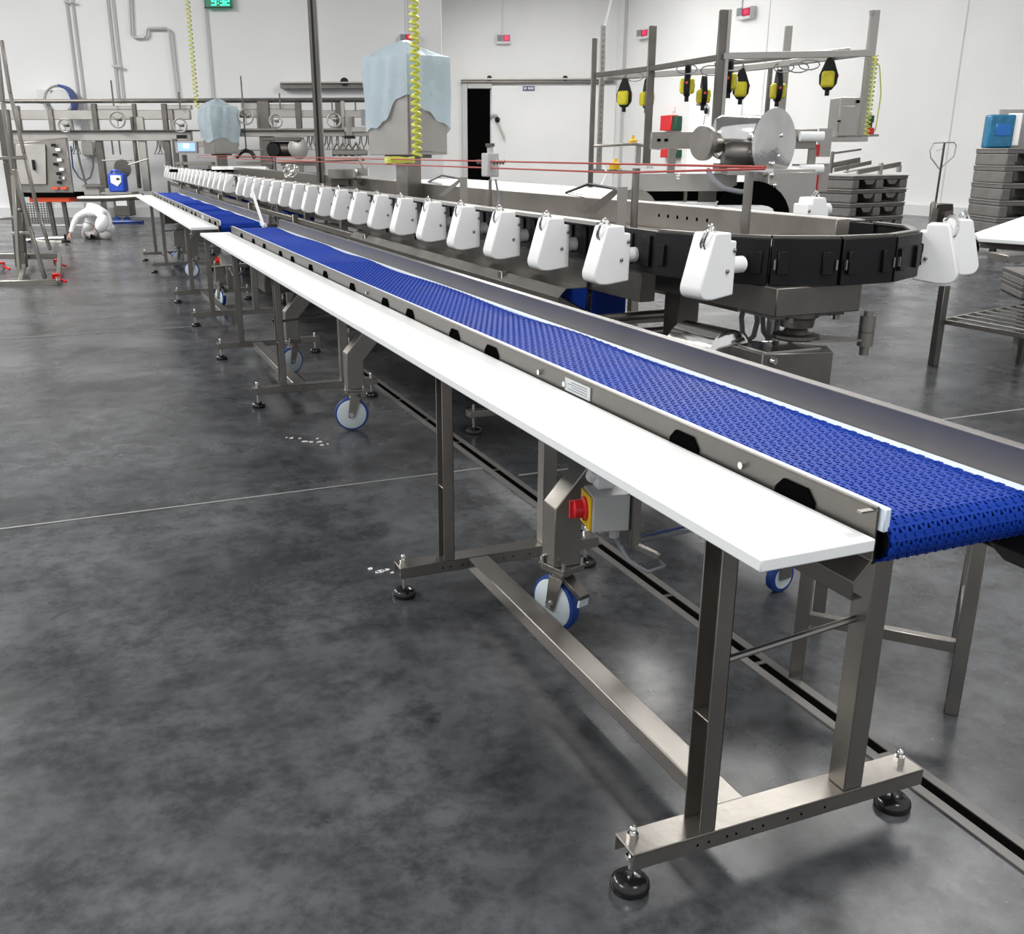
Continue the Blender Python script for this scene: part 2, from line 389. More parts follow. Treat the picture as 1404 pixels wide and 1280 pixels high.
        t_ = MB(RM); t_.lathe([(.086, -.02), (.099, -.016), (.102, 0), (.099, .016), (.086, .02)], (-.025, 0, .103), (0, 1, 0), 28)
        wh = t_.build('castor_wheel', BLUED, T)
        t2 = MB(RM); t2.lathe([(.02, -.0245), (.084, -.0225), (.088, -.02), (.088, .02), (.084, .0225), (.02, .0245)], (-.025, 0, .103), (0, 1, 0), 28); t2.build('wheel_disc', NYLON, wh)
        t3 = MB(RM); t3.cyl((-.025, -.04, .103), (-.025, .04, .103), .014, seg=10)
        for bx_ in (-.05, .05):
            for by_ in (-.044, .044): t3.cyl((bx_, by_, .245), (bx_, by_, .285), .007, seg=8)
        build_each(t3, 'bolt', CHROME, wh)
        if brake:
            t4 = MB(RM); t4.hexa([(.02, -.024, .205), (.11, -.024, .16), (.11, .024, .16), (.02, .024, .205), (.02, -.024, .225), (.115, -.024, .178), (.115, .024, .178), (.02, .024, .225)])
            br = t4.build('brake_pedal', STEELD, cf, .002)
            MB(RM).hexa([(.1, -.024, .135), (.108, -.024, .135), (.108, .02, .135), (.1, .02, .135), (.106, -.024, .162), (.114, -.024, .162), (.114, .02, .162), (.106, .02, .162)]).build('brake_tag', NYLON, cf)
    # isolator switch
    SM = Matrix.Translation((1.475, 2.60, .515)) @ Matrix.Rotation(math.radians(-12), 4, 'Z') @ Matrix.Scale(1.18, 4)
    s1 = MB(SM); s1.bx(-.045, .06, -.05, .05, -.055, .05); bxo = s1.build('isolator_switch', GREYP, T, .006, 2)
    MB(SM).bx(-.052, -.045, -.045, .045, -.05, .045).build('switch_plate', YEL, bxo, .002)
    k_ = MB(SM); k_.lathe([(.034, 0), (.034, .006), (.026, .01), (.025, .032), (.02, .036)], (-.052, 0, 0), (-1, 0, 0), 18); k_.bx(-.096, -.06, -.006, .006, -.024, .024); k_.build('switch_knob', RED, bxo)
    g2 = MB(SM); g2.cyl((.0, .02, -.055), (.0, .02, -.08), .012); g2.cyl((.03, -.01, -.055), (.03, -.01, -.085), .014); g2.build('cable_gland', GREYP, bxo)
    g4 = MB(SM); g4.bx(-.02, .03, .0, .05, .05, .085); g4.cyl((-.02, .05, .07), (-.02, .02, .1), .02); g4.build('cover_hood', HDPE, bxo, .006)
    ar = MB(); ar.bar((1.55, 2.53, .93), (1.55, 2.53, .39), .03, .03); ar.bar((1.55, 2.53, .40), (1.60, 2.45, .38), .02, .02); ar.build('switch_bracket', STEEL, T, .002)
    cpts = [SM @ V((.03, -.01, -.085)), V((1.52, 2.50, .36)), V((1.56, 2.45, .335)), V((1.60, 2.42, .36)), onx(880, 741, 0, 1.64), onx(1000, 716, 0, 1.66), onx(1060, 700, 0, 1.66)]
    MB().tube(cpts, .006, 8).build('cable', WIRE, T)
    MB().tube([p_+V((.008, .01, .012)) for p_ in cpts[4:]], .004, 6).build('cable', BLUED, T)
    # motor drum under the far half
    MB().bx(1.3, 1.55, 7.6, 7.9, .58, .8).build('gear_housing', STEELD, T, .01)
    boards = []
    for (ya, yb), lb in zip(((1.225, 3.768), (3.773, 8.82)), board_labels):
        o = MB().bx(1.0, 1.246, ya, yb, .9275, .952).build('cutting_board', HDPE, None, .003, 2)
        tag(o, lb, 'cutting board', 'white boards along the conveyors'); boards.append(o)
    return T, boards
CV, BD = conveyor('nearest blue belt conveyor on a stainless steel frame with castors, beside the white board',
    ('near white plastic board ending in the foreground beside the blue belt', 'long white plastic board behind the nearest one, starting at the joint'))
c2 = dup(CV); c2.location = (1.4, 5+8.28, 0)
c2['label'] = 'second blue belt conveyor further back, in line behind the nearest one'
for b_, lb in zip(BD, ('short white board at the near end of the far blue conveyor', 'white board at the far end of the far blue conveyor')):
    c = dup(b_); c.location = b_.location+V((0, 8.28, 0)); c['label'] = lb

# ================================================================== HOLDER LINE
XB = 2.40; CX, CY, RR = 3.03, 3.85, .63
YE = 26.0
L = thing('overhead_chain_line', 'long stainless steel oval line with black chain band, running away behind the blue belts', 'conveyor line', (3.0, 5, 0))
bd = MB(); H0, H1 = 1.075, 1.262
y = CY
while y < YE:
    bd.bx(XB, XB+.03, y+.006, y+.300, H0, H1); bd.bx(XB-.014, XB, y+.04, y+.11, H0+.03, H1-.02); bd.bx(XB-.010, XB, y+.20, y+.26, H0+.03, H1-.02)
    bd.bx(CX+RR-.03, CX+RR, y+.006, y+.300, H0, H1); y += .303
n = 7
for i in range(n):
    a0, a1 = PI+PI*i/n, PI+PI*(i+1)/n
    p0 = V((CX+RR*math.cos(a0), CY+RR*math.sin(a0), 0)); p1 = V((CX+RR*math.cos(a1), CY+RR*math.sin(a1), 0))
    d_ = (p1-p0).normalized(); m_ = (p0+p1)/2
    bd.bar(p0+d_*.004+V((0, 0, (H0+H1)/2)), p1-d_*.004+V((0, 0, (H0+H1)/2)), .03, H1-H0)
    o_ = (m_-V((CX, CY, 0))).normalized()
    for q in (-.09, .09): bd.bar(m_+d_*q+o_*.022+V((0, 0, H0+.045)), m_+d_*q+o_*.022+V((0, 0, H1-.05)), .045, .014, tuple(o_))
bd.build('chain_band', BLACK, L, .002)
cl = MB()
for i in (2, 3, 4):
    a = PI+PI*(i+.5)/n; t_ = V((-math.sin(a), math.cos(a), 0)); o_ = V((math.cos(a), math.sin(a), 0)); c0 = V((CX, CY, 0))+o_*(RR+.008)
    for q in (-.125, .125): cl.bar(c0+t_*q+V((0, 0, 1.14)), c0+t_*q+V((0, 0, 1.18)), .008, .012, tuple(o_))
cl.build('chain_pin', STEEL, L)
ra = MB(); ra.bx(2.325, 2.40, 4.28, YE, 1.272, 1.280); ra.bx(2.325, 2.331, 4.28, YE, 1.262, 1.272)
ra.bx(CX+RR-.02, CX+RR+.05, 4.0, YE, 1.266, 1.274); ra.build('chain_rail', STEELB, L, .001)
tr = MB()
for i in range(n):
    a0, a1 = PI+PI*i/n, PI+PI*(i+1)/n
    tr.bar((CX+(RR-.02)*math.cos(a0), CY+(RR-.02)*math.sin(a0), 1.268), (CX+(RR-.02)*math.cos(a1), CY+(RR-.02)*math.sin(a1), 1.268), .035, .01)
tr.build('turn_rim', STEELD, L)
ib = MB(); ib.bx(2.62, 3.36, 3.62, YE, 1.10, 1.16); ib.bx(3.28, 3.36, 3.72, YE, 1.16, 1.30); ib.bx(2.60, 3.4, 3.5, 3.75, 1.10, 1.22)
ib.build('inner_channel', STEEL, L, .003)
hb = MB()
for i in range(6): hb.cyl((3.2795, 4.75+.10*i, 1.235), (3.281, 4.75+.10*i, 1.235), .012, seg=6)
build_each(hb, 'drain_hole', DARK, L)
MB().bx(2.62, 3.06, 3.27, YE, .955, 1.072).build('main_beam', STEELD, L, .004)
MB().bx(2.42, 2.50, 4.0, YE, .93, 1.07).build('side_beam', STEELD, L, .003)
tg = MB().prism([(2.24, .83), (2.24, .898), (2.285, .942), (2.40, .942), (2.40, .937), (2.29, .937), (2.246, .895), (2.246, .83)], 1, 4.5, 8.6).build('drip_trough', STEELD, L, .001)
tp = MB().bx(2.402, 2.41, 4.5, 8.6, .94, 1.07).build('trough_back_plate', STEELD, L)
th = MB()
for i in range(5):
    yy = 5.0+.75*i; th.cyl((2.400, yy, .998), (2.4025, yy, .998), .03, seg=10)
build_each(th, 'hole', DARK, tp)
for i in range(8):
    yy = 4.1+2.9*i
    MB().bx(2.70, 2.82, yy, yy+.13, .05, .955).build('column', STEELD, L, .004)
    MB().bx(2.25, 2.31, yy+1.15, yy+1.21, .5, .95).build('hanger', STEEL, L, .004)
    MB().bar((2.45, yy+.45, .93), (2.75, yy+1.1, .25), .02, .09).build('diagonal_brace', STEELD, L, .002)
    MB().bx(2.05, 3.5, yy+1.15, yy+1.22, .10, .14).build('foot_bar', STEEL, L, .003)
    f = MB().lathe([(.05, 0), (.052, .01), (.046, .024), (.012, .036)], (2.085, yy+1.18, .001)).build('levelling_foot', RUB, L)
    MB().cyl((2.085, yy+1.18, .03), (2.085, yy+1.18, .175), .0085, seg=8).build('stem', CHROME, f)
    MB().bx(2.30, 3.4, yy+1.1, yy+1.2, .60, .66).build('cross_member', STEELD, L, .003)
MB().bx(2.30, 2.36, 8.7, YE, .86, .915).build('stringer', STEEL, L, .003)
for i in range(10):
    yy = 9.3+1.55*i
    MB().bx(2.34, 2.40, yy, yy+.07, .62, 1.07).build('hanger', STEEL, L, .003)
    if i % 2: MB().bar((2.42, yy+.3, .95), (2.62, yy+.75, .45), .02, .07).build('diagonal_brace', STEEL, L, .002)
for yy in (12.4, 17.2): MB().bx(2.45, 2.8, yy, yy+.7, .78, .93).build('blue_guard', BLUE, L, .02)
for yy in (10.6, 15.0): MB().bx(2.45, 2.75, yy, yy+.35, .60, .86).build('junction_box', STEELB, L, .01)
# lower stringers, long
MB().bx(2.35, 2.42, 4.6, YE, .56, .62).build('stringer', STEELD, L, .002)
MB().bx(3.42, 3.50, 4.6, YE, .74, .82).build('stringer', STEELD, L, .002)
MB().bx(2.3, 3.45, 5.0, YE, .30, .32).build('collecting_tray', STEELD, L)
# turn drive: gearbox, motor cover, tension arm
gb = MB(); gb.prism([(2.60, 3.30), (2.90, 3.22), (2.97, 3.34), (2.70, 3.62), (2.60, 3.62)], 2, .55, .80); gb.build('gearbox_housing', STEELD, L, .004)
gc = MB(); gc.bx(2.62, 2.9, 3.3, 3.5, .8, .806); gc.cyl((2.64, 3.29, .77), (2.645, 3.27, .77), .014, seg=10); gc.cyl((2.93, 3.225, .62), (2.935, 3.21, .62), .014, seg=10); build_each(gc, 'bolt', CHROME, L)
MB().lathe([(.105, 0), (.125, .012), (.125, .30), (.105, .31)], (2.60, 3.52, .74), (-.12, 1, 0), 32).build('motor_cover', CHROME, L)
dd = MB(); dd.lathe([(.09, 0), (.1, .01), (.1, .022), (.06, .026), (.045, .05), (.07, .055), (.075, .09), (.09, .1), (.09, .125), (.03, .13)], (2.86, 3.42, .825), (0, 0, 1), 16); dd.bx(2.68, 3.05, 3.35, 3.55, .93, .955); dd.build('drive_coupling', STEELD, L)
bb_ = MB()
for xx, yy in ((2.76, 3.34), (2.99, 3.33), (3.03, 3.37), (2.70, 3.38)): bb_.cyl((xx, yy, .915), (xx, yy, .935), .013, seg=6)
build_each(bb_, 'bolt', STEEL, L)
MB().prism([(2.86, 3.33), (3.12, 3.26), (3.13, 3.30), (2.9, 3.5)], 2, .822, .832).build('tension_arm', STEEL, L)
tn = MB(); tn.cyl((3.12, 3.28, .76), (3.12, 3.28, .80), .02); tn.cyl((3.12, 3.28, .80), (3.12, 3.28, .86), .033); tn.cyl((3.12, 3.28, .862), (3.12, 3.28, .93), .033); tn.cyl((3.12, 3.28, .93), (3.12, 3.28, .95), .018); tn.build('tension_pin', STEEL, L)
for xx in (2.86, 2.98, 3.06): MB().tube([(xx, 3.75+.06*math.cos(t), .86+.1*math.sin(t)) for t in [PI*k/8*2 for k in range(9)]], .012, 8).build('cable_loop', WIRE, L)
# low cross conveyor between the columns, blue belt end
Q = thing('cross_conveyor', 'small roller bracket and blue belt end seen under the chain line between the white holders', 'conveyor belt', (2.9, 5.4, 0))
MB().bx(2.42, 2.85, 4.85, 4.95, .72, .93).build('belt', BLUE, Q, .02, 3)
MB().prism([(5.05, .50), (4.35, .50), (4.25, .56), (4.25, .66), (4.42, .80), (4.9, .86), (5.05, .86)], 0, 2.42, 2.432).build('side_plate', STEELD, Q, .002)
qb = MB()
for yy, zz in ((4.34, .57), (4.33, .66), (4.8, .80), (4.62, .56)): qb.cyl((2.42, yy, zz), (2.408, yy, zz), .014, seg=8)
build_each(qb, 'bolt', CHROME, Q)
for i, zz in enumerate((.55, .62, .70, .78)): MB().cyl((2.43, 4.36+.04*i, zz), (2.9, 4.36+.04*i, zz), .022, seg=10).build('roller', STEEL, Q)
for i, zz in enumerate((.60, .54)): MB().cyl((2.43, 4.55, zz), (3.6, 4.3, zz), .02, seg=10).build('tie_bar', CHROME, Q)
MB().bar((2.5, 4.7, .52), (2.75, 4.7, .02), .05, .02).build('leg', STEELD, Q)
MB().bar((3.0, 4.9, .52), (3.0, 4.9, .02), .05, .05).build('leg', STEELD, Q)
# holders
def holder(label):
    T = thing('product_holder', label, 'holder block', (0, 0, 0), 0, 'white holders on the black chain')
    W2 = .06
    prof = [(0, -.033), (-.03, -.033), (-.034, 0), (-.115, 0), (-.124, -.008)]
    prof += [(-.182, -.205), (-.183, -.222), (-.177, -.240), (-.164, -.252), (-.146, -.258), (-.11, -.260), (0, -.246)]
    MB().prism(prof, 1, -W2, W2).build('block', HDPE2, T, .007, 3)
    MB().cyl((-.002, 0, -.135), (.10, 0, -.135), .034, seg=20).build('boss', HDPE2, T, .004)
    bo = MB()
    for (x, z) in ((-.012, -.07), (-.045, -.15)):
        for sg in (-1, 1): bo.sph((x, sg*(W2+.002), z), .009, 8)
    build_each(bo, 'bolt', STEEL, T)
    r = [(-.122+.030*math.cos(t), .012*math.sin(t*2)-.035, -.018+.05*math.sin(t)) for t in [2*PI*k/14 for k in range(14)]]
    g = MB(); g.tube(r, .006, 6, closed=True); g.tube([(p[0]+.006, p[1]+.022, p[2]-.006) for p in r], .0055, 6, closed=True)
    g.cyl((-.128, -.045, -.075), (-.122, -.045, -.055), .010, seg=8); g.build('spring_clip', CHROME, T)
    return T
H = holder('nearest white holder block, on the curve of the loop past the rail end')
H.location = (2.33, 3.37, 1.295); H.rotation_euler = (0, 0, math.radians(10)); H.location = (2.425, 3.37, 1.297)
ordn = 'first second third fourth fifth sixth seventh eighth ninth tenth eleventh twelfth thirteenth fourteenth fifteenth sixteenth seventeenth eighteenth nineteenth twentieth'.split()
def onum(i):
    if i < 20: return ordn[i]
    t = ['twenty', 'thirty'][(i+1)//10-2]; r = (i+1) % 10
    return t+'-'+ordn[r-1] if r else {'twenty': 'twentieth', 'thirty': 'thirtieth'}[t]
for i in range(36):
    if i == 18: continue                                          # one empty place on the chain
    h = dup(H); h.location = (2.338, 4.03+.606*i, 1.283); h.rotation_euler = (0, 0, 0)
    h['label'] = 'white holder block, %s on the straight rail counted from its near end' % onum(i)
for (u, v, zc, rz, lb) in ((3.53, 3.46, 1.16, 128, 'large white holder block at the right end of the black chain loop'),
                            (3.83, 3.63, 1.18, 160, 'rear one of two overlapping white holder blocks at the loop right end')):
    h = dup(H); h.location = (u, v, 1.295); h.rotation_euler = (0, 0, math.radians(rz)); h['label'] = lb
h = dup(H); p = onx(1150, 296, 2, 1.262); h.location = (CX+RR+.06, p.y+.1, 1.36); h.rotation_euler = (0, 0, PI)
h['label'] = 'white holder block on the return side, before the grey pallet stack'

# ================================================================== ON THE LINE
def bag_cabinet(name, label, cx, cy, z0, w1, w2, hh, rot, lowfun, dcol, baglabel, cabcat='control cabinet'):
    T = thing(name, label, cabcat, (cx, cy, z0), rot)
    RM = Matrix.Translation((cx, cy, 0)) @ Matrix.Rotation(rot, 4, 'Z')
    MB(RM).bx(-w1/2, w1/2, -w2/2, w2/2, z0, z0+hh).build('cabinet_body', STEELB, T, .006, 2)
    MB(RM).bx(-w1/2+.02, w1/2-.02, -w2/2-.012, -w2/2-.001, z0+.03, z0+hh-.03).build('door_panel', STEELB, T, .004)
    MB(RM).bx(-.09, .09, -.09, .09, 1.16, z0).build('column', STEEL, T, .005)
    MB(RM).bx(-w1*.3, w1*.3, -w2*.3, w2*.3, z0-.03, z0+.002).build('neck_plate', STEELD, T)
    B = MB(RM); nA, nZ = 64, 14; grid = []
    for j in range(nZ+1):
        row = []
        for i in range(nA):
            a = 2*PI*i/nA; ca, sa = math.cos(a), math.sin(a)
            k = 1/max(abs(ca)/(w1/2), abs(sa)/(w2/2)); bul = 1.10+.022*math.sin(a*9+j*.25)+.02*math.sin(a*4-j*.3)+.006*math.sin(a*23+j)
            low = z0+hh*lowfun(a)
            if j < 4:
                f = (j/4.); z = z0+hh+.05+.10*hh*(1-f**2)*(1+.5*math.sin(a*2+1))+.03*math.sin(a*3)*f; kk = k*(1-f)+min(k, (w1+w2)*.30)*f if j < 4 else k; x, y_ = ca*kk*f*1.02, sa*kk*f*1.02
            else:
                f = (j-4)/(nZ-4); z = z0+hh+.02-(z0+hh+.02-low)*f; sw = bul+.12*math.sin(PI*min(1, f*1.1)) if dcol else bul
                x, y_ = ca*k*sw, sa*k*sw
            row.append(B._v((x, y_, z)))
        grid.append(row)
    for j in range(nZ):
        for i in range(nA):
            f = B.bm.faces.new((grid[j][i], grid[j][(i+1) % nA], grid[j+1][(i+1) % nA], grid[j+1][i])); f.smooth = True
    bmesh.ops.remove_doubles(B.bm, verts=B.bm.verts, dist=.0005)
    o = B.build('plastic_bag', BAG); tag(o, baglabel, 'plastic bag', 'blue plastic bags over cabinets')
    return T
def low1(a):                                     # open edge of the bag, as share of the cabinet height
    return .42+.17*math.cos((a+2.27)*2)+.035*math.sin(5*a+1)+.02*math.sin(11*a)
bag_cabinet('control_cabinet', 'large grey steel control cabinet above the chain line, upper half under a blue plastic bag', 3.16, 9.72, 1.57, .50, .60, .86, math.radians(22), low1, False,
            'crumpled pale blue plastic bag over the large near cabinet')
bag_cabinet('control_cabinet', 'small far grey control cabinet on the chain line, mostly under a blue bag', atw(303, 200, 24).x, atw(303, 200, 24).y, 1.56, .62, .5, 1.0, math.radians(20), lambda a: .30+.06*math.sin(3*a+1), True,
            'pale blue plastic bag bulging over the small far cabinet')
def coil(name, label, u0, v0, u1, v1, d, r, turns, rad, mt=HOSE):
    p0, p1 = atw(u0, v0, d), atw(u1, v1, d); p0 = V((p1.x, p1.y, p0.z)); n_ = turns*10; pts = []
    for i in range(n_+1):
        t = i/n_; a = 2*PI*turns*t; pts.append(p0.lerp(p1, t)+RV*r*math.cos(a)+FV*r*math.sin(a))
    o = MB().tube(pts, rad, 6).build(name, mt); return tag(o, label, 'air hose', 'coiled yellow hoses')
coil('coiled_hose', 'thick yellow green coiled hose hanging in front of the large bagged cabinet', 571, -60, 572, 214, 9.5, .036, 27, .0145)
coil('coiled_hose', 'thin yellow coiled hose hanging beside the small far bagged cabinet', 262, -60, 270, 148, 23, .05, 34, .011)
coil('coiled_hose', 'yellow coiled hose hanging from the right hand post of the balancer rack', 1192, 76, 1188, 186, 9.6, .022, 18, .006)
o = MB().tube([atw(1195, 78, 9.7)+V((0, 0, 0)), atw(1206, 90, 9.7), atw(1208, 130, 9.7), atw(1200, 180, 9.7)], .006, 6).build('air_hose', HOSE); tag(o, 'loose yellow hose looping down beside the right hand rack post', 'air hose')
g = MB()
pw = atw(548, 222, 9.6)
for k_ in range(7): g.tube([pw+V((.14*math.cos(t), .1*math.sin(t), .012*(k_ % 4)+.006*math.sin(3*t+k_))) for t in [2*PI*j/14 for j in range(14)]], .009, 6, closed=True)
tag(g.build('hose_coil', HOSE), 'bundle of yellow hose lying on the column top under the large cabinet', 'air hose')
# pull cords, posts, emergency stop
for (dy, z, lb) in ((0, 1.535, 'upper red pull cord stretched along the chain line'), (0, 1.49, 'lower red pull cord stretched along the chain line')):
    tag(MB().tube([(2.8, 3.65, 1.535 if z > 1.5 else 1.528), (2.8, 4.9, z), (2.8, 9, z), (2.8, 16, z), (2.8, 24, z)], .006, 6).build('pull_cord', CORD), lb, 'pull cord', 'red pull cords')
for i, (u, v0, v1, lb) in enumerate(((872, 237, 305, 'round steel post carrying the pull cord bar near the silver motor'), (1028, 232, 312, 'round steel post at the near end of the pull cord'))):
    x_ = 2.82; pb = onx(u, v0, 0, x_)
    T = thing('cord_post', lb, 'post', (x_, pb.y, 1.16), 0, 'pull cord posts')
    MB().cyl((x_, pb.y, 1.16), (x_, pb.y, 1.515), .02).build('post', STEEL, T)
    MB().bx(x_-.02, x_+.02, pb.y-.14, pb.y+.14, 1.515, 1.527).build('cord_bar', WHITEW, T)
xw = 2.82; pe = onx(672, 232, 0, xw)
T = thing('emergency_stop', 'grey emergency stop box on a thin post, joined to the red pull cords', 'switch box', (xw, pe.y, 1.16))
MB().bx(xw-.045, xw+.045, pe.y-.06, pe.y+.06, 1.43, 1.59).build('box', GREYP, T, .008, 2)
MB().cyl((xw, pe.y, 1.59), (xw, pe.y, 1.63), .022).build('button_base', GREYP, T)
MB().cyl((xw, pe.y, 1.632), (xw, pe.y, 1.655), .032).build('button', STEELD, T)
MB().cyl((xw, pe.y, 1.16), (xw, pe.y, 1.41), .012).build('post', STEEL, T)
MB().tube([(xw+.03, pe.y-.03, 1.41), (xw+.05, pe.y-.05, 1.28), (xw, pe.y-.12, 1.19), (xw-.1, pe.y-.3, 1.17)], .008, 6).build('cable', WIRE, T)
sp = MB()
for sg in (-1, 1): sp.tube([(xw, pe.y+sg*(.06+.025*k), 1.53+.012*(-1)**k) for k in range(9)], .007, 5)
sp.build('spring', STEEL, T)
# bent metal guides on the inner channel
for (u, v, lb) in ((628, 255, 'bent sheet metal guide on the channel left of the emergency stop'), (838, 275, 'bent sheet metal guide on the chain line left of the near cord post')):
    p = onx(u, v, 0, 2.75); T = thing('sheet_guide', lb, 'metal bracket', (2.75, p.y, 1.2))
    MB().bx(2.72, 2.78, p.y-.12, p.y-.115, 1.16, 1.42).build('upright', STEELB, T)
    MB().hexa([(2.6, p.y-.1, 1.28), (2.75, p.y-.1, 1.40), (2.75, p.y-.02, 1.40), (2.6, p.y+.05, 1.28), (2.6, p.y-.1, 1.284), (2.75, p.y-.1, 1.404), (2.75, p.y-.02, 1.404), (2.6, p.y+.05, 1.284)]).build('wing', STEEL, T)
    MB().tube([(2.72, p.y-.1, 1.41), (2.66, p.y+.1, 1.43), (2.6, p.y+.25, 1.38), (2.7, p.y+.22, 1.36)], .008, 6).build('handle', CHROME, T)
o = MB().bar(onx(345, 260, 1, 9.3), onx(362, 312, 1, 8.7), .012, .05).build('leaning_stick', SIGNW)
tag(o, 'thin white stick leaning between the two blue conveyors', 'stick')

# ================================================================== WHITE BELT TABLES BEHIND THE LINE
T = thing('white_belt_table', 'wide white belt conveyor behind the chain line, below the door opening', 'conveyor belt', (5.2, 9, 0))
MB().bx(3.78, 5.2, 6.0, 13.5, 1.21, 1.235).build('belt', HDPE, T, .01, 2)
MB().bx(3.70, 3.77, 6.0, 13.5, 1.08, 1.20).build('side_rail', HDPE, T, .004)
MB().cyl((3.75, 6.0, 1.19), (5.2, 6.0, 1.19), .045).build('end_roller', HDPE, T)
gr_ = MB()
for x in (4.2, 4.65): gr_.bx(x, x+.012, 5.98, 13.5, 1.2345, 1.2365)
gr_.build('belt_gap', WIRE, T)
for y in (6.4, 9.6, 13):
    for x in (3.8, 5.1): MB().bx(x, x+.06, y, y+.06, 0, 1.15).build('leg', STEEL, T)
# ================================================================== SILVER DRIVE UNIT
fr = lambda u, v, d: at(u, v, d)
T = thing('drive_housing', 'big folded steel housing with dark arched opening behind the chain loop', 'machine housing', foot(1080, 300, 7.4))
fbox(FB(), 1052, 236, 1118, 293, 7.3, .5).build('side_box', STEELB, T, .006)
fbox(FB(), 876, 238, 1010, 262, 7.6, .04).build('top_plate', STEELB, T, .004)
fbox(FB(), 1000, 232, 1118, 240, 7.35, .5).build('lid', STEELB, T, .004)
a = at(950, 285, 7.9); ar_ = FB()
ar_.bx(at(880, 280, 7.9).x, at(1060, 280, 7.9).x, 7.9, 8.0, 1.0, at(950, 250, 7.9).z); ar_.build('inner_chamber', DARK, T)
w_ = FB()
for u0, u1 in ((938, 942), (958, 982), (1005, 1010)): fbox(w_, u0, 250, u1, 290, 7.75, .03)
build_each(w_, 'inner_plate', STEELD, T)
dsk = FB(); p = at(870, 285, 7.5); dsk.lathe([(.17, 0), (.17, .02)], (p.x, 7.5, 1.17), (0, 1, 0), 24); dsk.build('round_plate', STEEL, T)
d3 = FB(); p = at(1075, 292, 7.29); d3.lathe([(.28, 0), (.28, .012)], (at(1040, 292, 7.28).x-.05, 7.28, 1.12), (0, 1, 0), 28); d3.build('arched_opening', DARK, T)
MB().tube([atw(970, 232, 7.2), atw(978, 246, 7.15), atw(992, 258, 7.1), atw(1015, 263, 7.05), atw(1030, 262, 7.05)], .018, 8).build('hose', WIRE, T)
k2 = FB()
for (u, v) in ((1058, 240), (1062, 254), (930, 242)): p = at(u, v, 7.29); k2.sph((p.x, 7.29, p.z), .02, 8)
build_each(k2, 'bolt', CHROME, T)
T = thing('foil_wrapped_motor', 'shiny silver motor with big round end plate, lying above the steel housing', 'motor', foot(1010, 232, 7.6))
pc, pd = at(1022, 190, 7.55), at(1058, 197, 7.45)
FB().lathe([(.13, 0), (.155, .04), (.16, .30), (.15, .34)], (pc.x-.22, 7.6, pc.z+.01), (1, -.12, -.03), 26).build('motor_body', CHROME, T, 0)
FB().lathe([(.02, -.02), (.235, 0), (.24, .014), (.02, .045)], (pd.x-.0, 7.42, pd.z), (.58, -.80, 0), 36).build('end_plate', CHROME, T)
pe2 = at(965, 196, 7.5)
FB().lathe([(.115, 0), (.12, .01), (.12, .05), (.07, .07), (.07, .26)], (pe2.x-.04, 7.42, pe2.z), (.85, .5, 0), 28).build('small_flange', STEEL, T)
FB().lathe([(.08, 0), (.10, .05), (.10, .3), (.07, .33)], (pc.x-.18, 7.45, pc.z-.11), (1, 0, 0), 20).build('gear_case', STEELD, T)
k3 = FB()
for t in range(6): k3.sph((pd.x+.0, 7.42+.05*math.sin(t), pd.z+.16*math.sin(t*1.05)), .018, 8)
for t in range(6): a_ = t*PI/3+.4; k3.sph((pd.x-.0+.14*math.cos(a_)*.4, 7.43-.1*math.cos(a_)*.2, pd.z+.14*math.sin(a_)), .017, 8)
build_each(k3, 'bolt', CHROME, T)
MB(FM).bx(pc.x-.2, pc.x+.12, 7.45, 7.65, at(1000, 234, 7.6).z, pc.z-.17).build('base', STEELD, T)
MB().tube([atw(1030, 226, 7.2), atw(1024, 262, 7.1), atw(1031, 300, 7.0)], .006, 6).build('dangling_cord', BLACK, T)
# frame arms left and right of the motor
T = thing('machine_frame', 'horizontal steel frame with roller and blue-white end, behind the silver motor', 'machine frame', foot(1000, 290, 9.0))
fbox(FB(), 893, 181, 985, 204, 9.0, .08).build('arm', STEEL, T, .004)
fbox(FB(), 1060, 177, 1120, 204, 9.0, .08).build('arm', STEEL, T, .004)
sl_ = FB()
for u in (901, 911): fbox(sl_, u, 190, u+5, 194, 8.995, .02)
sl_.build('slot', DARK, T)
p = at(1098, 187, 8.9); FB().cyl((p.x, 8.92, p.z), (p.x+.2, 8.92, p.z), .04).build('roller', HDPE2, T)
p = at(1096, 248, 8.9); FB().cyl((p.x, 8.92, at(1100, 232, 8.9).z), (p.x+.2, 8.92, at(1100, 232, 8.9).z), .04).build('roller', HDPE2, T)
for u in (915, 1064, 1106): fbox(FB(), u, 204, u+9, 300, 9.02, .06).build('leg', STEEL, T)
p = at(1115, 178, 9.1); fbox(FB(), 1122, 176, 1140, 215, 9.2, .02).build('side_plate', STEELB, T); fbox(FB(), 1118, 224, 1136, 262, 9.2, .02).build('side_plate', STEELB, T)
o = FB(); fbox(o, 1115, 198, 1124, 214, 9.1, .06); fbox(o, 1113, 240, 1122, 262, 9.1, .06); o.build('red_guard', RED, T)
fbox(FB(), 1100, 225, 1135, 228, 9.0, .3).build('shelf', STEEL, T)

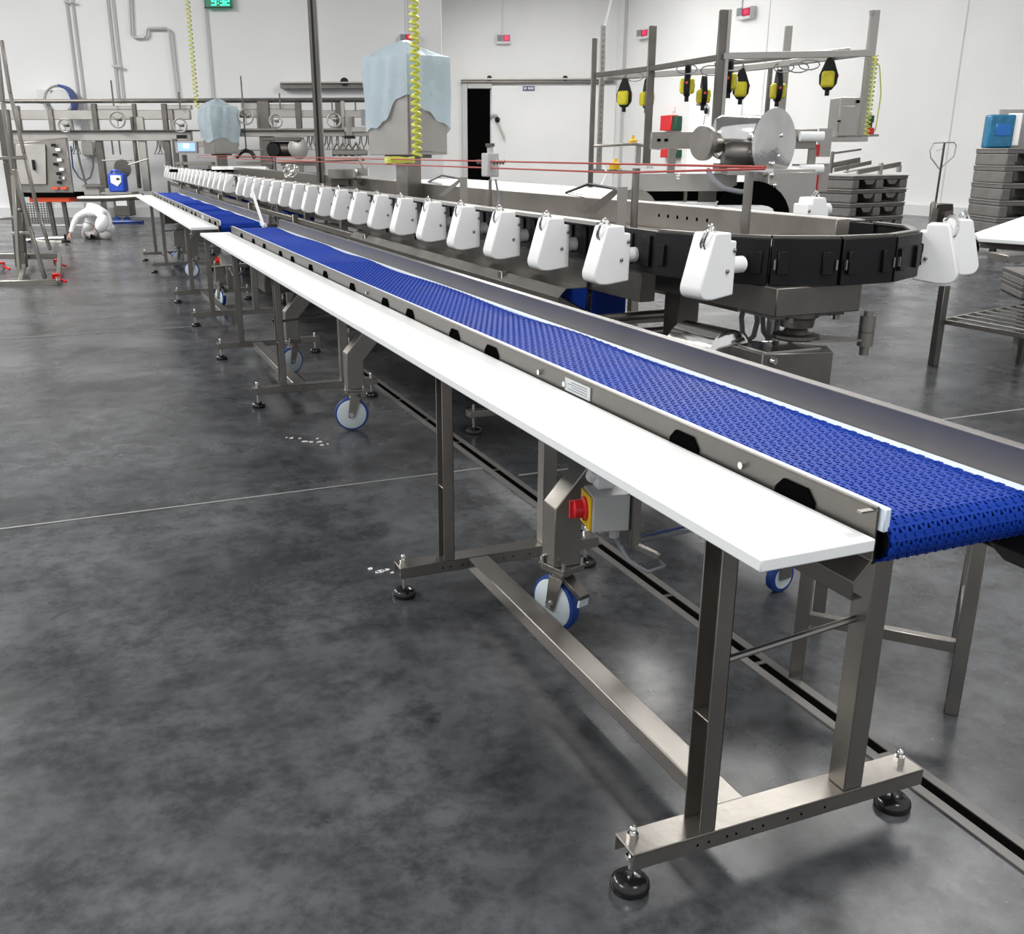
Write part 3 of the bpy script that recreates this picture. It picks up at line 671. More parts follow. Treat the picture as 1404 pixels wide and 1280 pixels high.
# ================================================================== BALANCER RACK
RK = thing('balancer_rack', 'tall steel rack of upright posts and sloping top rails carrying yellow balancers', 'rack', foot(1000, 300, 11))
def post(name, u0, v0, u1, v1, d, w, m=STEELD, parent=RK, th=.06):
    p0, p1 = atw(u0, v0, d), atw(u1, v1, d); p1 = V((p0.x, p0.y, p1.z))
    return MB(Matrix.Translation(p0) @ Matrix.Rotation(-YAW, 4, 'Z')).bx(-w/2, w/2, 0, th, p1.z-p0.z, 0).build(name, m, parent, .004)
post('post', 816, 52, 809, 290, 12.2, .055)
pp = post('perforated_post', 828, 34, 820, 232, 12.4, .06, STEELB)
hh = FB(); p0 = at(828, 34, 12.39)
for k_ in range(24): hh.bx(p0.x-.008, p0.x+.008, 12.385, 12.42, p0.z-.06-.06*k_, p0.z-.03-.06*k_)
hh.build('hole', WIRE, pp)
post('post', 896, 35, 885, 225, 11.0, .075, STEELD)
post('post', 995, 13, 984, 170, 9.6, .09, STEELD); 
e = FB(); p = at(999, 13, 9.59); e.bx(p.x+.0, p.x+.03, 9.58, 9.6, at(990, 170, 9.6).z, p.z); e.build('post_flange', STEELB, RK)
post('post', 988, 50, 978, 190, 11.5, .05, STEELB)
post('post', 1083, 35, 1070, 220, 10.6, .065, STEELB)
post('post', 1058, 88, 1053, 165, 11.6, .04, STEELD)
post('post', 1202, 13, 1190, 186, 9.7, .075, STEELB)
def rail(pts, r, m=STEELB, name='rail', w=None):
    P_ = [atw(*q) for q in pts]
    if w: 
        b_ = MB()
        for i in range(len(P_)-1): b_.bar(P_[i], P_[i+1], w, r)
        return b_.build(name, m, RK, .003)
    return MB().tube(P_, r, 8).build(name, m, RK)
rail([(818, 103, 12.2), (893, 94, 11.0), (992, 78, 9.6)], .05, STEELD, w=.05)
rail([(992, 77, 9.6), (1195, 73, 9.6)], .055, STEELB, w=.05)
rail([(830, 107, 12.3), (900, 102, 11.4), (985, 97, 10.8), (1040, 92, 10.5), (1190, 72, 9.7)], .055, STEELB, w=.05)
rail([(980, 88, 9.9), (1040, 82, 9.9), (1165, 68, 9.8)], .022, STEELB)
rail([(815, 200, 12.2), (873, 197, 11.6), (893, 202, 11.0), (905, 203, 11)], .018, STEEL)
post('stand_post', 876, 196, 873, 262, 11.6, .06, STEELB)
rail([(812, 233, 12.2), (870, 236, 11.6)], .03, STEELD, w=.03)
rail([(1195, 14, 9.7), (1195, 20, 9.7)], .02)
cb = MB()
for k_, (u, v, d) in enumerate(((870, 101, 11.5), (942, 90, 10.3), (975, 92, 10.3), (1005, 85, 9.7), (1075, 88, 10.4), (1095, 88, 10.2), (1110, 84, 10.1))):
    c = atw(u, v, d-.08); cb.tube([c+RV*.10*math.cos(t)+V((0, 0, -.03+.045*math.sin(t))) for t in [2*PI*j/10 for j in range(10)]], .006, 5, closed=True)
build_each(cb, 'cable_tie_loop', WIRE, RK)
def balancer(label):
    T = thing('tool_balancer', label, 'tool balancer', (0, 0, 0), 0, 'yellow balancers hanging from the rack')
    MB().bx(-.075, .075, -.062, .062, -.285, -.135).build('yellow_casing', YELB, T, .028, 3)
    b_ = MB(); b_.prism([(-.035, -.31), (.035, -.31), (.082, -.25), (.088, -.17), (.05, -.07), (.02, -.0), (-.02, -.0), (-.05, -.07), (-.088, -.17), (-.082, -.25)], 0, -.03, .03)
    b_.build('black_frame', BLACK, T, .008)
    c_ = MB(); c_.cyl((0, 0, -.36), (0, 0, -.29), .022); c_.build('cable_nozzle', BLACK, T)
    k_ = MB(); k_.tube([(.02*math.cos(t), 0, .02*math.sin(t)+.012) for t in [2*PI*j/10 for j in range(10)]], .005, 5, closed=True); k_.build('hook', WIRE, T)
    MB().lathe([(.03, 0), (.028, .006)], (.075, -.01, -.2), (1, 0, 0), 12).build('label_disc', SIGNW, T)
    MB().lathe([(.014, 0), (.014, .004)], (0, -.089, -.18), (0, -1, 0), 10).build('cap', ORANGE, T)
    return T
bal = [(857, 107, 11.4, 60, 'leftmost yellow balancer, at the left end of the rack rail'), (888, 108, 11.3, 10, 'yellow balancer half hidden behind the second post from the left'),
       (944, 88, 10.4, -15, 'yellow balancer hanging alone between the second and the tallest middle post'), (966, 104, 11.2, 0, 'yellow balancer just left of the tallest middle post'),
       (1002, 80, 9.8, -20, 'yellow balancer just right of the tallest middle post, its dark side turned here'), (1018, 93, 10.6, 75, 'yellow balancer with its round face showing, second right of the tallest post'),
       (1069, 95, 10.4, 0, 'yellow balancer in front of the thin right middle post'), (1139, 77, 9.9, 65, 'rightmost yellow balancer, hanging alone by the right post')]
B0 = balancer(bal[0][4])
for i, (u, v, d, rz, lb) in enumerate(bal):
    b_ = B0 if i == 0 else dup(B0)
    p = atw(u, v, d); b_.location = p; b_.rotation_euler = (0, 0, math.radians(rz)-YAW); b_['label'] = lb
    sc = {0: .95}.get(i, .95); b_.scale = (sc, sc, sc)

# steel cabinet behind right post and switch boxes
T = thing('wall_cabinet', 'plain grey steel cabinet behind the right hand rack post', 'cabinet', foot(1170, 190, 11.5))
fbox(FB(), 1150, 133, 1186, 188, 11.5, .35).build('body', STEELB, T, .008); fbox(FB(), 1151, 145, 1185, 186, 11.48, .02).build('door_panel', STEELB, T, .004)
o = FB(); fbox(o, 1175, 137, 1179, 141, 11.47, .02); fbox(o, 1149, 165, 1153, 167, 11.47, .02); o.build('lock', DARK, T)
fbox(FB(), 1140, 188, 1190, 194, 11.4, .5).build('base_sheet', STEELB, T)
T = thing('switch_box', 'dark green and red switch box beside the cabinet behind the yellow hose', 'switch box', foot(1193, 185, 10.5))
fbox(FB(), 1187, 158, 1199, 168, 10.5, .08).build('upper_box', GREEN, T, .005); fbox(FB(), 1188, 175, 1199, 184, 10.5, .08).build('lower_box', RED, T, .005)
fbox(FB(), 1191, 168, 1196, 175, 10.52, .05).build('stem', GREEN, T); fbox(FB(), 1180, 184, 1205, 187, 10.4, .4).build('tray', STEEL, T)

# ================================================================== RIGHT WALL ITEMS
def wallbox(mb, u0, v0, u1, v1, th=.1):
    p, q = onx(u0, (v0+v1)/2, 0, X_R-th), onx(u1, (v0+v1)/2, 0, X_R-th); m0, m1 = onx((u0+u1)/2, v1, 0, X_R-th), onx((u0+u1)/2, v0, 0, X_R-th)
    return mb.bx(X_R-th, X_R-.005, q.y, p.y, m0.z, m1.z)
def backbox(mb, u0, v0, u1, v1, d=D_B, th=.1): return fbox(mb, u0, v0, u1, v1, d-th, th-.005)
def sign(name, label, boxf, u, v, w, h, cat='wall display', group='red digit wall displays'):
    T = thing(name, label, cat, (0, 0, 0), 0, group)
    m = boxf(MB() if boxf is wallbox else FB(), u, v, u+w, v+h, th=.25); o = m.build('case', WHITEW, None)
    T.location = o.location; o.location = (0, 0, 0); o.parent = T
    m = boxf(MB() if boxf is wallbox else FB(), u+1, v+1, u+w*.42, v+h*.72, th=.28); m.build('grey_panel', WIRE, T)
    m = boxf(MB() if boxf is wallbox else FB(), u+w*.45, v+1, u+w-1, v+h*.72, th=.28); m.build('red_panel', mat('dark red panel', (.25, .01, .03), .4, emis=(.5, .01, .05), es=.35), T)
    m = boxf(MB() if boxf is wallbox else FB(), u+w*.58, v+h*.2, u+w*.85, v+h*.55, th=.29); m.build('red_digit', REDLED, T)
    return T
def leftbox(mb, u0, v0, u1, v1, th=.1): return backbox(mb, u0, v0, u1, v1, D_L, th)
sign('wall_display', 'white box with red digits on the wall beside the thick yellow hose', leftbox, 548, 46, 19, 12)
sign('wall_display', 'white box with red digits on the back wall above the sliding door', backbox, 681, 47, 19, 13)
sign('wall_display', 'white box with red digits high on the right wall near the corner', wallbox, 872, 40, 16, 13)
sign('wall_display', 'white box with red digits on the right wall at the top edge, nearest of them', wallbox, 1009, 10, 19, 16)
cn = FB()
for u, v, d in ((689, 47, D_B), (558, 46, D_L)): p = at(u, v, d-.05); cn.bx(p.x-.03, p.x+.03, d-.06, d-.004, p.z, HT)
struct(cn.build('trim_12', WHITEW))
p = onx(1018, 12, 0, X_R); struct(MB().bx(X_R-.05, X_R-.004, p.y-.02, p.y+.02, p.z, HT).build('trim_13', WHITEW))
# sliding doors on the back walls
struct(backbox(FB(), 641, 122, 672, 268, th=.06).build('dark_doorway', DARK))  # black sheet stands in for the darkness of the open doorway
dj = FB(); backbox(dj, 634, 114, 641, 268, th=.2); backbox(dj, 641, 114, 674, 121, th=.2); struct(dj.build('trim_14', GREYP))
dl = FB(); backbox(dl, 674, 117, 842, 268, th=.14); d2o = struct(dl.build('door_2', WALL))
for (u0, v0, u1, v1, bf, nm, lb) in ((632, 108, 842, 113, backbox, 'door_rail', 'long steel sliding door rail above the dark doorway'), (384, 113, 512, 121, leftbox, 'door_rail', 'short steel sliding door rail on the wall left of the big cabinet')):
    T = thing(nm, lb, 'door rail', foot(u0, v1, D_L-.2), 0, 'sliding door rails')
    m = bf(FB(), u0, v0, u1, v1, th=.3); m.build('rail', STEELD, T)
    m = bf(FB(), u0, v0-1, u1, v0+1, th=.4); m.build('rail_lip', STEELB, T)
    w_ = FB()
    for u in ((671, 775) if u0 > 600 else (472,)):
        d_ = (D_B if bf is backbox else D_L)-.35; p = at(u, v0-1, d_); w_.lathe([(.1, 0), (.1, .08)], (p.x, d_, p.z), (0, 1, 0), 12)
    build_each(w_, 'roller', BLACK, T)
T = thing('door_sign', 'small dark blue sign with white lettering on the sliding door', 'sign', foot(725, 123, D_B-.2))
backbox(FB(), 717, 118, 733, 124, th=.2).build('plate', SIGNB, T)
m = FB()
for u in (718.5, 720.5, 724, 726, 728, 730): backbox(m, u, 119.5, u+1.2, 122.5, th=.22)
m.build('lettering', SIGNW, T)
T = thing('door_lock', 'black door handle with hanging lever on the sliding door', 'door handle', foot(682, 175, D_B-.3))
MB(FM).sph(at(682, 164, D_B-.25), .11, 10).build('knob', BLACK, T)
MB().tube([atw(683, 168, D_B-.3), atw(692, 190, D_B-.35)], .04, 6).build('lever', STEELB, T); MB().tube([atw(672, 157, D_B-.3), atw(682, 158, D_B-.3)], .06, 6).build('latch', GREYP, T)
# second door on the right wall, fire boxes
struct(wallbox(MB(), 942, 118, 1012, 292, .05).build('door_3', HDPE2))
T = thing('door_lock', 'black door lock and lever on the white door in the right wall', 'door handle', tuple(onx(968, 155, 0, X_R-.2)))
MB().sph(onx(968, 152, 0, X_R-.15), .07, 10, (1, 1, 1.6)).build('knob', BLACK, T)
MB().tube([onx(956, 143, 0, X_R-.2), onx(969, 144, 0, X_R-.2)], .05, 6).build('latch', WIRE, T); MB().tube([onx(967, 158, 0, X_R-.15), onx(963, 178, 0, X_R-.15)], .015, 6).build('chain', WIRE, T)
for (v0, v1, ug, lb) in ((158, 179, 920, 'upper red wall box with dark side, on the right wall behind the frame'), (204, 216, 919, 'lower red wall box on the right wall below the frame arm')):
    T = thing('fire_box', lb, 'fire box', tuple(onx(914, v1, 0, X_R-.3)), 0, 'red wall boxes')
    wallbox(MB(), 905, v0, 920, v1, .3).build('red_case', RED, T, .02); wallbox(MB(), 920.5, v0+1, 927, v1, .25).build('green_case', GREEN, T, .02)
T = tag(wallbox(MB(), 921, 146, 925, 153, .05).build('wall_notice', SIGNW), 'tiny paper notice above the red wall box', 'sign')
for (u, v, lb) in ((868, 192, 'small yellow warning cone shape on the rail behind the posts'), (843, 226, 'yellow plastic cap on the pull cord bar beyond the left posts')):
    p = atw(u, v, 11.7 if u > 850 else 11.9); T = thing('yellow_cap', lb, 'yellow cap', tuple(p), 0)
    MB().lathe([(.05, -.04), (.05, 0), (.018, .01), (.016, .05)] if u > 850 else [(.07, -.05), (.07, .02), (.03, .03), (.02, .07)], p, (0, 0, 1), 12).build('cap', YEL, T)
    MB().cyl(p-V((0, 0, .06)), p-V((0, 0, .039)), .03).build('stem', STEEL, T)

# ================================================================== LEFT WALL: conduits, clock
def conduit(name, label, pts, r, m=STEELB, cat='conduit', group='wall conduits'):
    T = tag(MB().tube([atw(u, v, D_L-.12) for u, v in pts], r, 8).build(name, m), label, cat, group); return T
GW = mat('pale galvanised pipe', (.55, .55, .55), .45, .2)
def vpipe(label, u, v0, v1, r=.022):
    a = at(u, v0, D_L-.1); b_ = at(u, v1, D_L-.1)
    return tag(FB().cyl((a.x, D_L-.08, b_.z), (a.x, D_L-.08, 7.2), r, seg=8).build('wall_conduit', GW), label, 'conduit', 'vertical wall conduits')
vpipe('leftmost of the pair of thin wall conduits above the blue hose wheel', 106, 132, 215); vpipe('right one of the pair of thin wall conduits above the blue hose wheel', 114, 132, 215)
vpipe('left one of the second pair of thin wall conduits', 161, 132, 140); vpipe('right one of the second pair of thin wall conduits', 168, 132, 140)
vpipe('thin conduit below the green clock', 291, 135, 140, .025)
conduit('bent_conduit', 'pale pipe with a step to the right, on the wall left of the clock', [(174, -60), (179.5, 48), (184, 51.5), (197, 51), (200.5, 48), (200.5, 41.5), (203, 39), (228, 39), (232, 42), (243, 137)], .035, GW)
T = thing('clamp', 'small clamp bar across the left conduit pair', 'pipe clamp', foot(94, 3, D_L-.2), 0, 'pipe clamps'); fbox(FB(), 87, 1, 101, 3.5, D_L-.2, .05).build('bar', GREYP, T)
T = thing('clamp', 'small clamp bar across the right conduit pair', 'pipe clamp', foot(160, 90, D_L-.2), 0, 'pipe clamps'); fbox(FB(), 153, 89, 166, 92, D_L-.2, .05).build('bar', GREYP, T)
T = thing('digital_clock', 'black digital clock with green digits reading 9:32 at the top edge', 'clock', foot(299, 10, D_L-.2))
fbox(FB(), 281, -6, 317, 11, D_L-.2, .15).build('case', CLOCKF, T, .02)
fbox(FB(), 280, 9.5, 318, 11, D_L-.22, .02).build('frame_edge', BLACK, T)
seg = {'9': 'abcdfg', '3': 'abcdg', '2': 'abged'}
dg = FB()
def digit(ch, u, v, w=7, h=11.5, t=1.7):
    s_ = {'a': (u, v, u+w, v+t), 'g': (u, v+h/2-t/2, u+w, v+h/2+t/2), 'd': (u, v+h-t, u+w, v+h), 'f': (u, v, u+t, v+h/2), 'e': (u, v+h/2, u+t, v+h), 'b': (u+w-t, v, u+w, v+h/2), 'c': (u+w-t, v+h/2, u+w, v+h)}
    for c in seg[ch]: fbox(dg, *s_[c], D_L-.225, .02)
digit('9', 289.5, -4); digit('3', 301.6, -4, 5.6); digit('2', 308.4, -4, 6)
fbox(dg, 298.2, -1, 299.5, .8, D_L-.225, .02); fbox(dg, 298.2, 3.4, 299.5, 5.2, D_L-.225, .02)
dg.build('digits', GREENLED, T)
T = thing('hanging_channel', 'dark perforated steel post rising to the ceiling left of the big cabinet', 'post', foot(438, 235, 14)); 
p0, p1 = at(429, 0, 14), at(440, 238, 14); hc = FB(); hc.bx(p1.x-.06, p1.x+.05, 14, 14.1, 1.2, 7); hc.build('channel', STEELD, T, .006)
hc = FB(); hc.bx(p1.x-.02, p1.x+.005, 13.99, 14.01, 1.2, 7); hc.build('slot_line', BLACK, T)
o = MB().tube([atw(830, 34, 12.3), atw(834, 18, 12.3), atw(842, -20, 12.3)], .012, 6).build('white_cable', SIGNW); tag(o, 'thin white cable rising from the top of the perforated post', 'cable')
o = MB().tube([atw(827, 226, 8.5), atw(832, 236, 8.5), atw(826, 250, 8.5), atw(823, 258, 8.5)], .009, 6).build('white_cable', SIGNW); tag(o, 'short white cable dangling over the chain line below the posts', 'cable')

# ================================================================== BACK LEFT: GRADING LINE
D = 24.3
G = thing('hanging_line_frame', 'long overhead steel frame line with two beams across the back left', 'machine frame', foot(250, 250, D))
def gb_(name, u0, v0, u1, v1, d=D, th=.15, m=STEELB, par=G, bev=.01): return fbox(FB(), u0, v0, u1, v1, d, th).build(name, m, par, bev)
gb_('upper_beam', -60, 151, 260, 164); gb_('upper_beam', 300, 151, 500, 161)
gb_('lower_beam', -60, 180, 262, 193, D-.1); gb_('lower_beam', 322, 176, 512, 187, D-.1)
gb_('lower_beam', 262, 194, 326, 201, D-.05)
gb_('lower_beam_lip', -60, 178, 500, 180, D-.2, .2, STEELD)
MB(FM).tube([at(-60, 139, D+.2), at(200, 138.5, D+.2), at(505, 137.5, D+.2)], .045, 8).build('top_rail', STEELD, G)
MB(FM).tube([at(150, 136, D+.3), at(505, 134, D+.3)], .012, 6).build('top_wire', WIRE, G)
gb_('cap_beam', 132, 145, 184, 150); gb_('cap_beam', 222, 144, 262, 150); gb_('cap_beam', 330, 141, 356, 150); gb_('cap_beam', 362, 143, 408, 150)
for (u0, v0, u1, v1, m) in ((126, 142, 133, 180, STEELD), (182, 142, 187, 180, STEELD), (191, 160, 201, 262, STEELB), (183, 160, 187, 258, STEELD), (134, 192, 143, 258, STEELD), (222, 142, 229, 180, STEELD), (226, 190, 234, 240, STEELD),
                             (355, 138, 371, 232, STEELD), (372, 160, 376, 235, STEEL), (352, 150, 356, 185, STEEL), (405, 140, 413, 176, STEELD), (460, 140, 468, 178, STEELD), (468, 138, 473, 205, STEELB), (66, 150, 73, 180, STEEL), (236, 150, 241, 246, STEEL), (20, 145, 27, 180, STEEL)):
    gb_('upright', u0, v0, u1, v1, D-.05, .12, m)
rods = FB()
for (u, v0, v1) in ((152, 110, 145), (153, 192, 212), (245, 126, 150), (330, 104, 210), (383, 128, 150), (163, 192, 212), (275, 150, 180), (455, 139, 152), (487, 139, 152)):
    p, q = at(u, v0, D-.1), at(u, v1, D-.1); rods.cyl((p.x, D-.1, q.z), (p.x, D-.1, p.z), .018, seg=6)
build_each(rods, 'threaded_rod', STEELD, G)
def handwheel(label, u, v, r, d=D-.35):
    p = at(u, v, d); T = thing('handwheel', label, 'handwheel', tuple(FM @ p), 0, 'steel handwheels on the frame line')
    FB().tube([(p.x+r*math.cos(t), d, p.z+r*math.sin(t)) for t in [2*PI*k/20 for k in range(20)]], .022, 6, closed=True).build('rim', STEELB, T)
    s_ = FB()
    for t in (.5, 2.6, 4.7): s_.cyl((p.x, d, p.z), (p.x+r*math.cos(t), d, p.z+r*math.sin(t)), .014, seg=6)
    build_each(s_, 'spoke', STEELB, T); FB().cyl((p.x, d-.03, p.z), (p.x, d+.25, p.z), .03).build('hub', STEELD, T)
for (u, v, r, lb) in ((89, 172, .14, 'leftmost handwheel, above the control desk'), (161, 164, .17, 'handwheel between the conduit pairs and the blue canister below'), (247, 172, .15, 'handwheel on the frame just left of the small bagged cabinet'),
                       (337, 160, .16, 'handwheel just right of the small bagged cabinet'), (378, 166, .14, 'handwheel right of the double upright post'), (458, 165, .15, 'handwheel left of the large bagged cabinet')): handwheel(lb, u, v, r)
# hooks (shackles) hanging under the beam
def shackle(u, v0, v1, lb):
    p, q = at(u, v0, D+.1), at(u, v1, D+.1); T = tag(FB().tube([(p.x, D+.1, p.z), (p.x-.02, D+.1, q.z+.15), (p.x-.10, D+.1, q.z), (p.x+.08, D+.1, q.z), (p.x+.03, D+.1, q.z+.15), (p.x+.03, D+.1, p.z)], .014, 5).build('shackle', STEELD), lb, 'shackle', 'wire shackles hanging from the line'); return T
for i, u in enumerate((216, 221, 101, 104, 132)): shackle(u, 193, 211, ['wire shackle hanging right of the blue canister, left one of two', 'wire shackle hanging right of the blue canister, right one of two', 'wire shackle beside the control desk, left one of two', 'wire shackle beside the control desk, right one of two', 'wire shackle over the grey wall box'][i])
for i, u in enumerate((422, 428, 447, 453, 462, 478, 494, 503)): shackle(u, 187, 205, 'wire shackle, %s from left in the row beside the tall dark post' % onum(i))
# discs, tablet, blades
T = thing('cutter_disc', 'round grey disc with arm hanging in front of the blue canister', 'disc', foot(168, 230, D-.6))
p = at(168, 231, D-.6); FB().lathe([(.02, -.02), (.2, -.012), (.205, 0), (.2, .012)], (p.x, D-.6, p.z), (0.1, 1, .05), 30).build('disc', STEELD, T)
FB().tube([at(176, 226, D-.7), at(203, 218, D-.7)], .02, 6).build('arm', STEELB, T); FB().tube([at(140, 220, D-.6), at(182, 219, D-.6)], .018, 6).build('bar', STEEL, T)
T = thing('round_motor', 'silver foil wrapped round motor on the far line near the dark post', 'motor', foot(400, 222, D-1))
p = at(409, 203, D-1); FB().lathe([(.2, -.02), (.24, 0), (.2, .03)], (p.x, D-1, p.z), (.6, -1, .1), 26).build('end_plate', STEELB, T); FB().lathe([(.16, 0), (.16, .5)], (p.x-.55, D-.9, p.z-.02), (1, 0, 0), 16).build('body', STEELD, T)
p = at(376, 205, D-1); FB().lathe([(.14, 0), (.17, .04), (.14, .1)], (p.x, D-1, p.z), (0, -1, 0), 16).build('dark_pulley', BLACK, T)
gb_('motor_shelf', 360, 188, 412, 193, D-1.1, .5, STEELD, T)
T = thing('touch_screen', 'lit blue touch screen on the far machine left of the small bagged cabinet', 'screen', foot(255, 210, D-1.5))
fbox(FB(), 240, 194, 270, 210, D-1.5, .15).build('case', STEELB, T, .01); fbox(FB(), 244, 196, 267, 207, D-1.53, .03).build('screen', SCREEN, T); fbox(FB(), 251, 197, 259, 203, D-1.545, .015).build('screen_glow', SCREENW, T)
fbox(FB(), 242, 185, 255, 190, D-1.5, .1).build('camera_box', BLACK, T); fbox(FB(), 238, 190, 244, 240, D-1.4, .08).build('stand', STEELD, T)
# processing heads right of dark post
T = thing('processing_head', 'cylinder and arched clamps on the line left of the large bagged cabinet', 'machine head', foot(475, 215, D-1))
p = at(479, 170, D-1); FB().cyl((p.x, D-1, at(479, 186, D-1).z), (p.x, D-1, at(479, 160, D-1).z), .12).build('cylinder', STEEL, T)
FB().cyl((p.x, D-1, at(479, 190, D-1).z), (p.x, D-1, at(479, 186, D-1).z), .125).build('band', BLACK, T)
fbox(FB(), 472, 174, 504, 181, D-1.1, .12).build('arm', STEELB, T, .01)
for u in (462, 470, 478, 488): FB().tube([at(u-4, 214, D-1), at(u-5, 203, D-1), at(u, 196, D-1), at(u+5, 203, D-1), at(u+4, 214, D-1)], .04, 6).build('arched_clamp', STEELD, T)
fbox(FB(), 455, 205, 503, 213, D-1.2, .3).build('base_block', STEEL, T, .02); fbox(FB(), 495, 150, 500, 172, D-1, .1).build('valve', WIRE, T)
# low machines right behind the far part of the line
T = thing('far_conveyor_frame', 'low steel frame and white belt behind the small bagged cabinet', 'machine frame', foot(350, 240, 21.5))
for (u0, v0, u1, v1, m) in ((240, 222, 290, 226, STEEL), (325, 222, 370, 226, STEEL), (232, 232, 330, 236, DARK), (290, 228, 365, 233, HDPE), (380, 237, 440, 246, BLACK), (250, 212, 252, 240, STEELD), (410, 225, 414, 248, STEEL), (385, 222, 440, 227, STEELD), (320, 205, 358, 207, STEEL), (320, 214, 356, 216, STEEL)):
    fbox(FB(), u0, v0, u1, v1, 21.5, .3).build('frame_bar', m, T, .005)
FB().tube([at(324, 216, 21), at(330, 209, 21), at(337, 206, 21), at(345, 209, 21), at(350, 217, 21)], .045, 6).build('black_arch', BLACK, T)
FB().tube([at(380, 222, 18), at(500, 218, 18)], .03, 8).build('copper_tube', mat('pinkish tube', (.45, .30, .26), .4, .4), T)
T = thing('clamp_assembly', 'cluster of steel clamps and cylinder on the inner channel left of the cabinet column', 'machine head', (3.3, 13.5, 1.2))
fbox(FB(), 455, 232, 490, 246, 12.5, .4).build('block', STEEL, T, .02); fbox(FB(), 452, 240, 480, 256, 12.2, .3).build('lower_block', STEELD, T, .02)
p = at(470, 238, 12.3); FB().lathe([(.16, 0), (.16, .1)], (p.x, 12.2, p.z-.05), (0, 0, 1), 18).build('drum', STEEL, T)
FB().tube([at(490, 214, 12.4), at(500, 232, 12.4)], .02, 6).build('rod', STEELB, T); fbox(FB(), 488, 230, 504, 241, 12.6, .2).build('bracket', STEELB, T)
p = at(398, 234, 14.5); T = thing('steel_ring', 'shiny knotted steel ring on the line under the round motor', 'ring', tuple(FM @ p))
for k_ in range(3): FB().tube([(p.x+(.1-.02*k_)*math.cos(t), 14.5+.03*math.sin(2*t+k_), p.z+.08*math.sin(t+k_)) for t in [2*PI*j/14 for j in range(14)]], .014, 6, closed=True).build('loop', CHROME, T)

# hose wheel
p = at(80, 138, D_L-.7); T = thing('hose_reel', 'wall reel with a dark blue rim above the control desk', 'hose reel', tuple(FM @ p))
FB().tube([(p.x+.34*math.cos(t), D_L-.7+.06*math.sin(t), p.z+.34*math.sin(t)) for t in [2*PI*k/26 for k in range(26)]], .03, 8, closed=True).build('rim', STEELB, T)
b_ = FB()
for k_ in range(12):
    t = -1.2+2.4*k_/11; t2 = t+.23; b_.hexa([(p.x+r_*math.cos(q), y_, p.z+r_*math.sin(q)) for y_ in (D_L-.75, D_L-.4) for (r_, q) in ((.33, t), (.38, t), (.38, t2), (.33, t2))])
b_.build('blue_band', BLUED, T)
FB().lathe([(.26, 0), (.26, .05)], (p.x, D_L-.6, p.z), (0, 1, 0), 26).build('disc', WHITEW, T); fbox(FB(), 51, 123, 70, 142, D_L-.3, .28).build('wall_plate', WHITEW, T, .01)
# wall box with hoses, bin cart, canister, kerb pipes
T = thing('wall_box', 'grey box on the back wall with cables hanging below it', 'electric box', foot(119, 213, D_L-.3))
fbox(FB(), 112, 194, 127, 213, D_L-.3, .28).build('box', STEELB, T, .01)
MB().tube([atw(127, 213, D_L-.4), atw(128, 228, D_L-.4), atw(124, 243, D_L-.4), atw(116, 248, D_L-.4), atw(108, 243, D_L-.4), atw(104, 236, D_L-.4)], .025, 6).build('cable', WIRE, T)
MB().tube([atw(97, 160, D_L-.4), atw(110, 225, D_L-.4), atw(123, 270, D_L-.4)], .03, 6).build('cable', WIRE, T)
MB().tube([atw(97, 200, D_L-.4), atw(100, 230, D_L-.4), atw(106, 240, D_L-.4)], .02, 6).build('cable', BLUED, T)
p = at(161, 263, 23.3); T = thing('canister', 'bright blue canister with a white diamond label, above the bent worker', 'canister', tuple(FM @ p))
w_ = .17; FB().bx(p.x-.2, p.x+.17, 23.3, 23.6, p.z, p.z+.40).build('body', CANB, T, .04, 2)
FB().tube([(p.x-.16, 23.45, p.z+.38), (p.x-.12, 23.45, p.z+.46), (p.x, 23.45, p.z+.46), (p.x+.05, 23.45, p.z+.38)], .03, 6).build('handle', CANB, T)
FB().prism([(p.x-.12, p.z+.36), (p.x+.12, p.z+.36), (p.x+.12, p.z+.22), (p.x+.02, p.z+.12), (p.x-.12, p.z+.2)], 1, 23.285, 23.299).build('hazard_label', SIGNW, T)
FB().prism([(p.x+.0, p.z+.28), (p.x+.05, p.z+.31), (p.x+.1, p.z+.28), (p.x+.05, p.z+.25)], 1, 23.28, 23.286).build('hazard_mark', BLACK, T)
fbox(FB(), 138, 263.5, 180, 266, 23.2, .5).build('shelf', STEELB, T)
T = thing('bin_cart', 'grey steel cart with white label and blue castors by the back wall', 'cart', foot(168, 305, 24.6))
fbox(FB(), 156, 272, 178, 296, 24.6, .4).build('body', STEELD, T, .01); fbox(FB(), 159, 275, 174, 282, 24.58, .02).build('white_label', SIGNW, T)
m = FB()
for u in (160, 174): p = at(u, 302, 24.7); m.lathe([(.09, 0), (.09, .05)], (p.x, 24.7, p.z), (0, 1, 0), 12)
build_each(m, 'castor', BLUED, T)
T = thing('steel_box', 'grey steel box against the back wall behind the worker', 'cabinet', foot(125, 290, 25.2)); fbox(FB(), 114, 254, 138, 300, 25.2, .4).build('body', STEELB, T, .01); fbox(FB(), 114, 253, 138, 256, 25.1, .5).build('lid', STEEL, T)
for v, lb in ((304, 'upper blue pipe along the floor kerb'), (308, 'lower blue pipe along the floor kerb')): tag(FB().tube([at(155, v, 24), at(197, v-.5, 24)], .035, 8).build('floor_pipe', BLUED), lb, 'pipe')
tag(FB().tube([at(74, 272, 22.5), at(150, 271.5, 22.5), at(196, 269, 22.5)], .07, 8).build('steel_tube', STEELD), 'horizontal steel tube passing over the bent worker', 'pipe')
tag(FB().tube([at(-20, 310, 23.5), at(140, 309, 23.5)], .03, 8).build('floor_rail', STEELB), 'thin rail near the floor left of the worker', 'pipe')

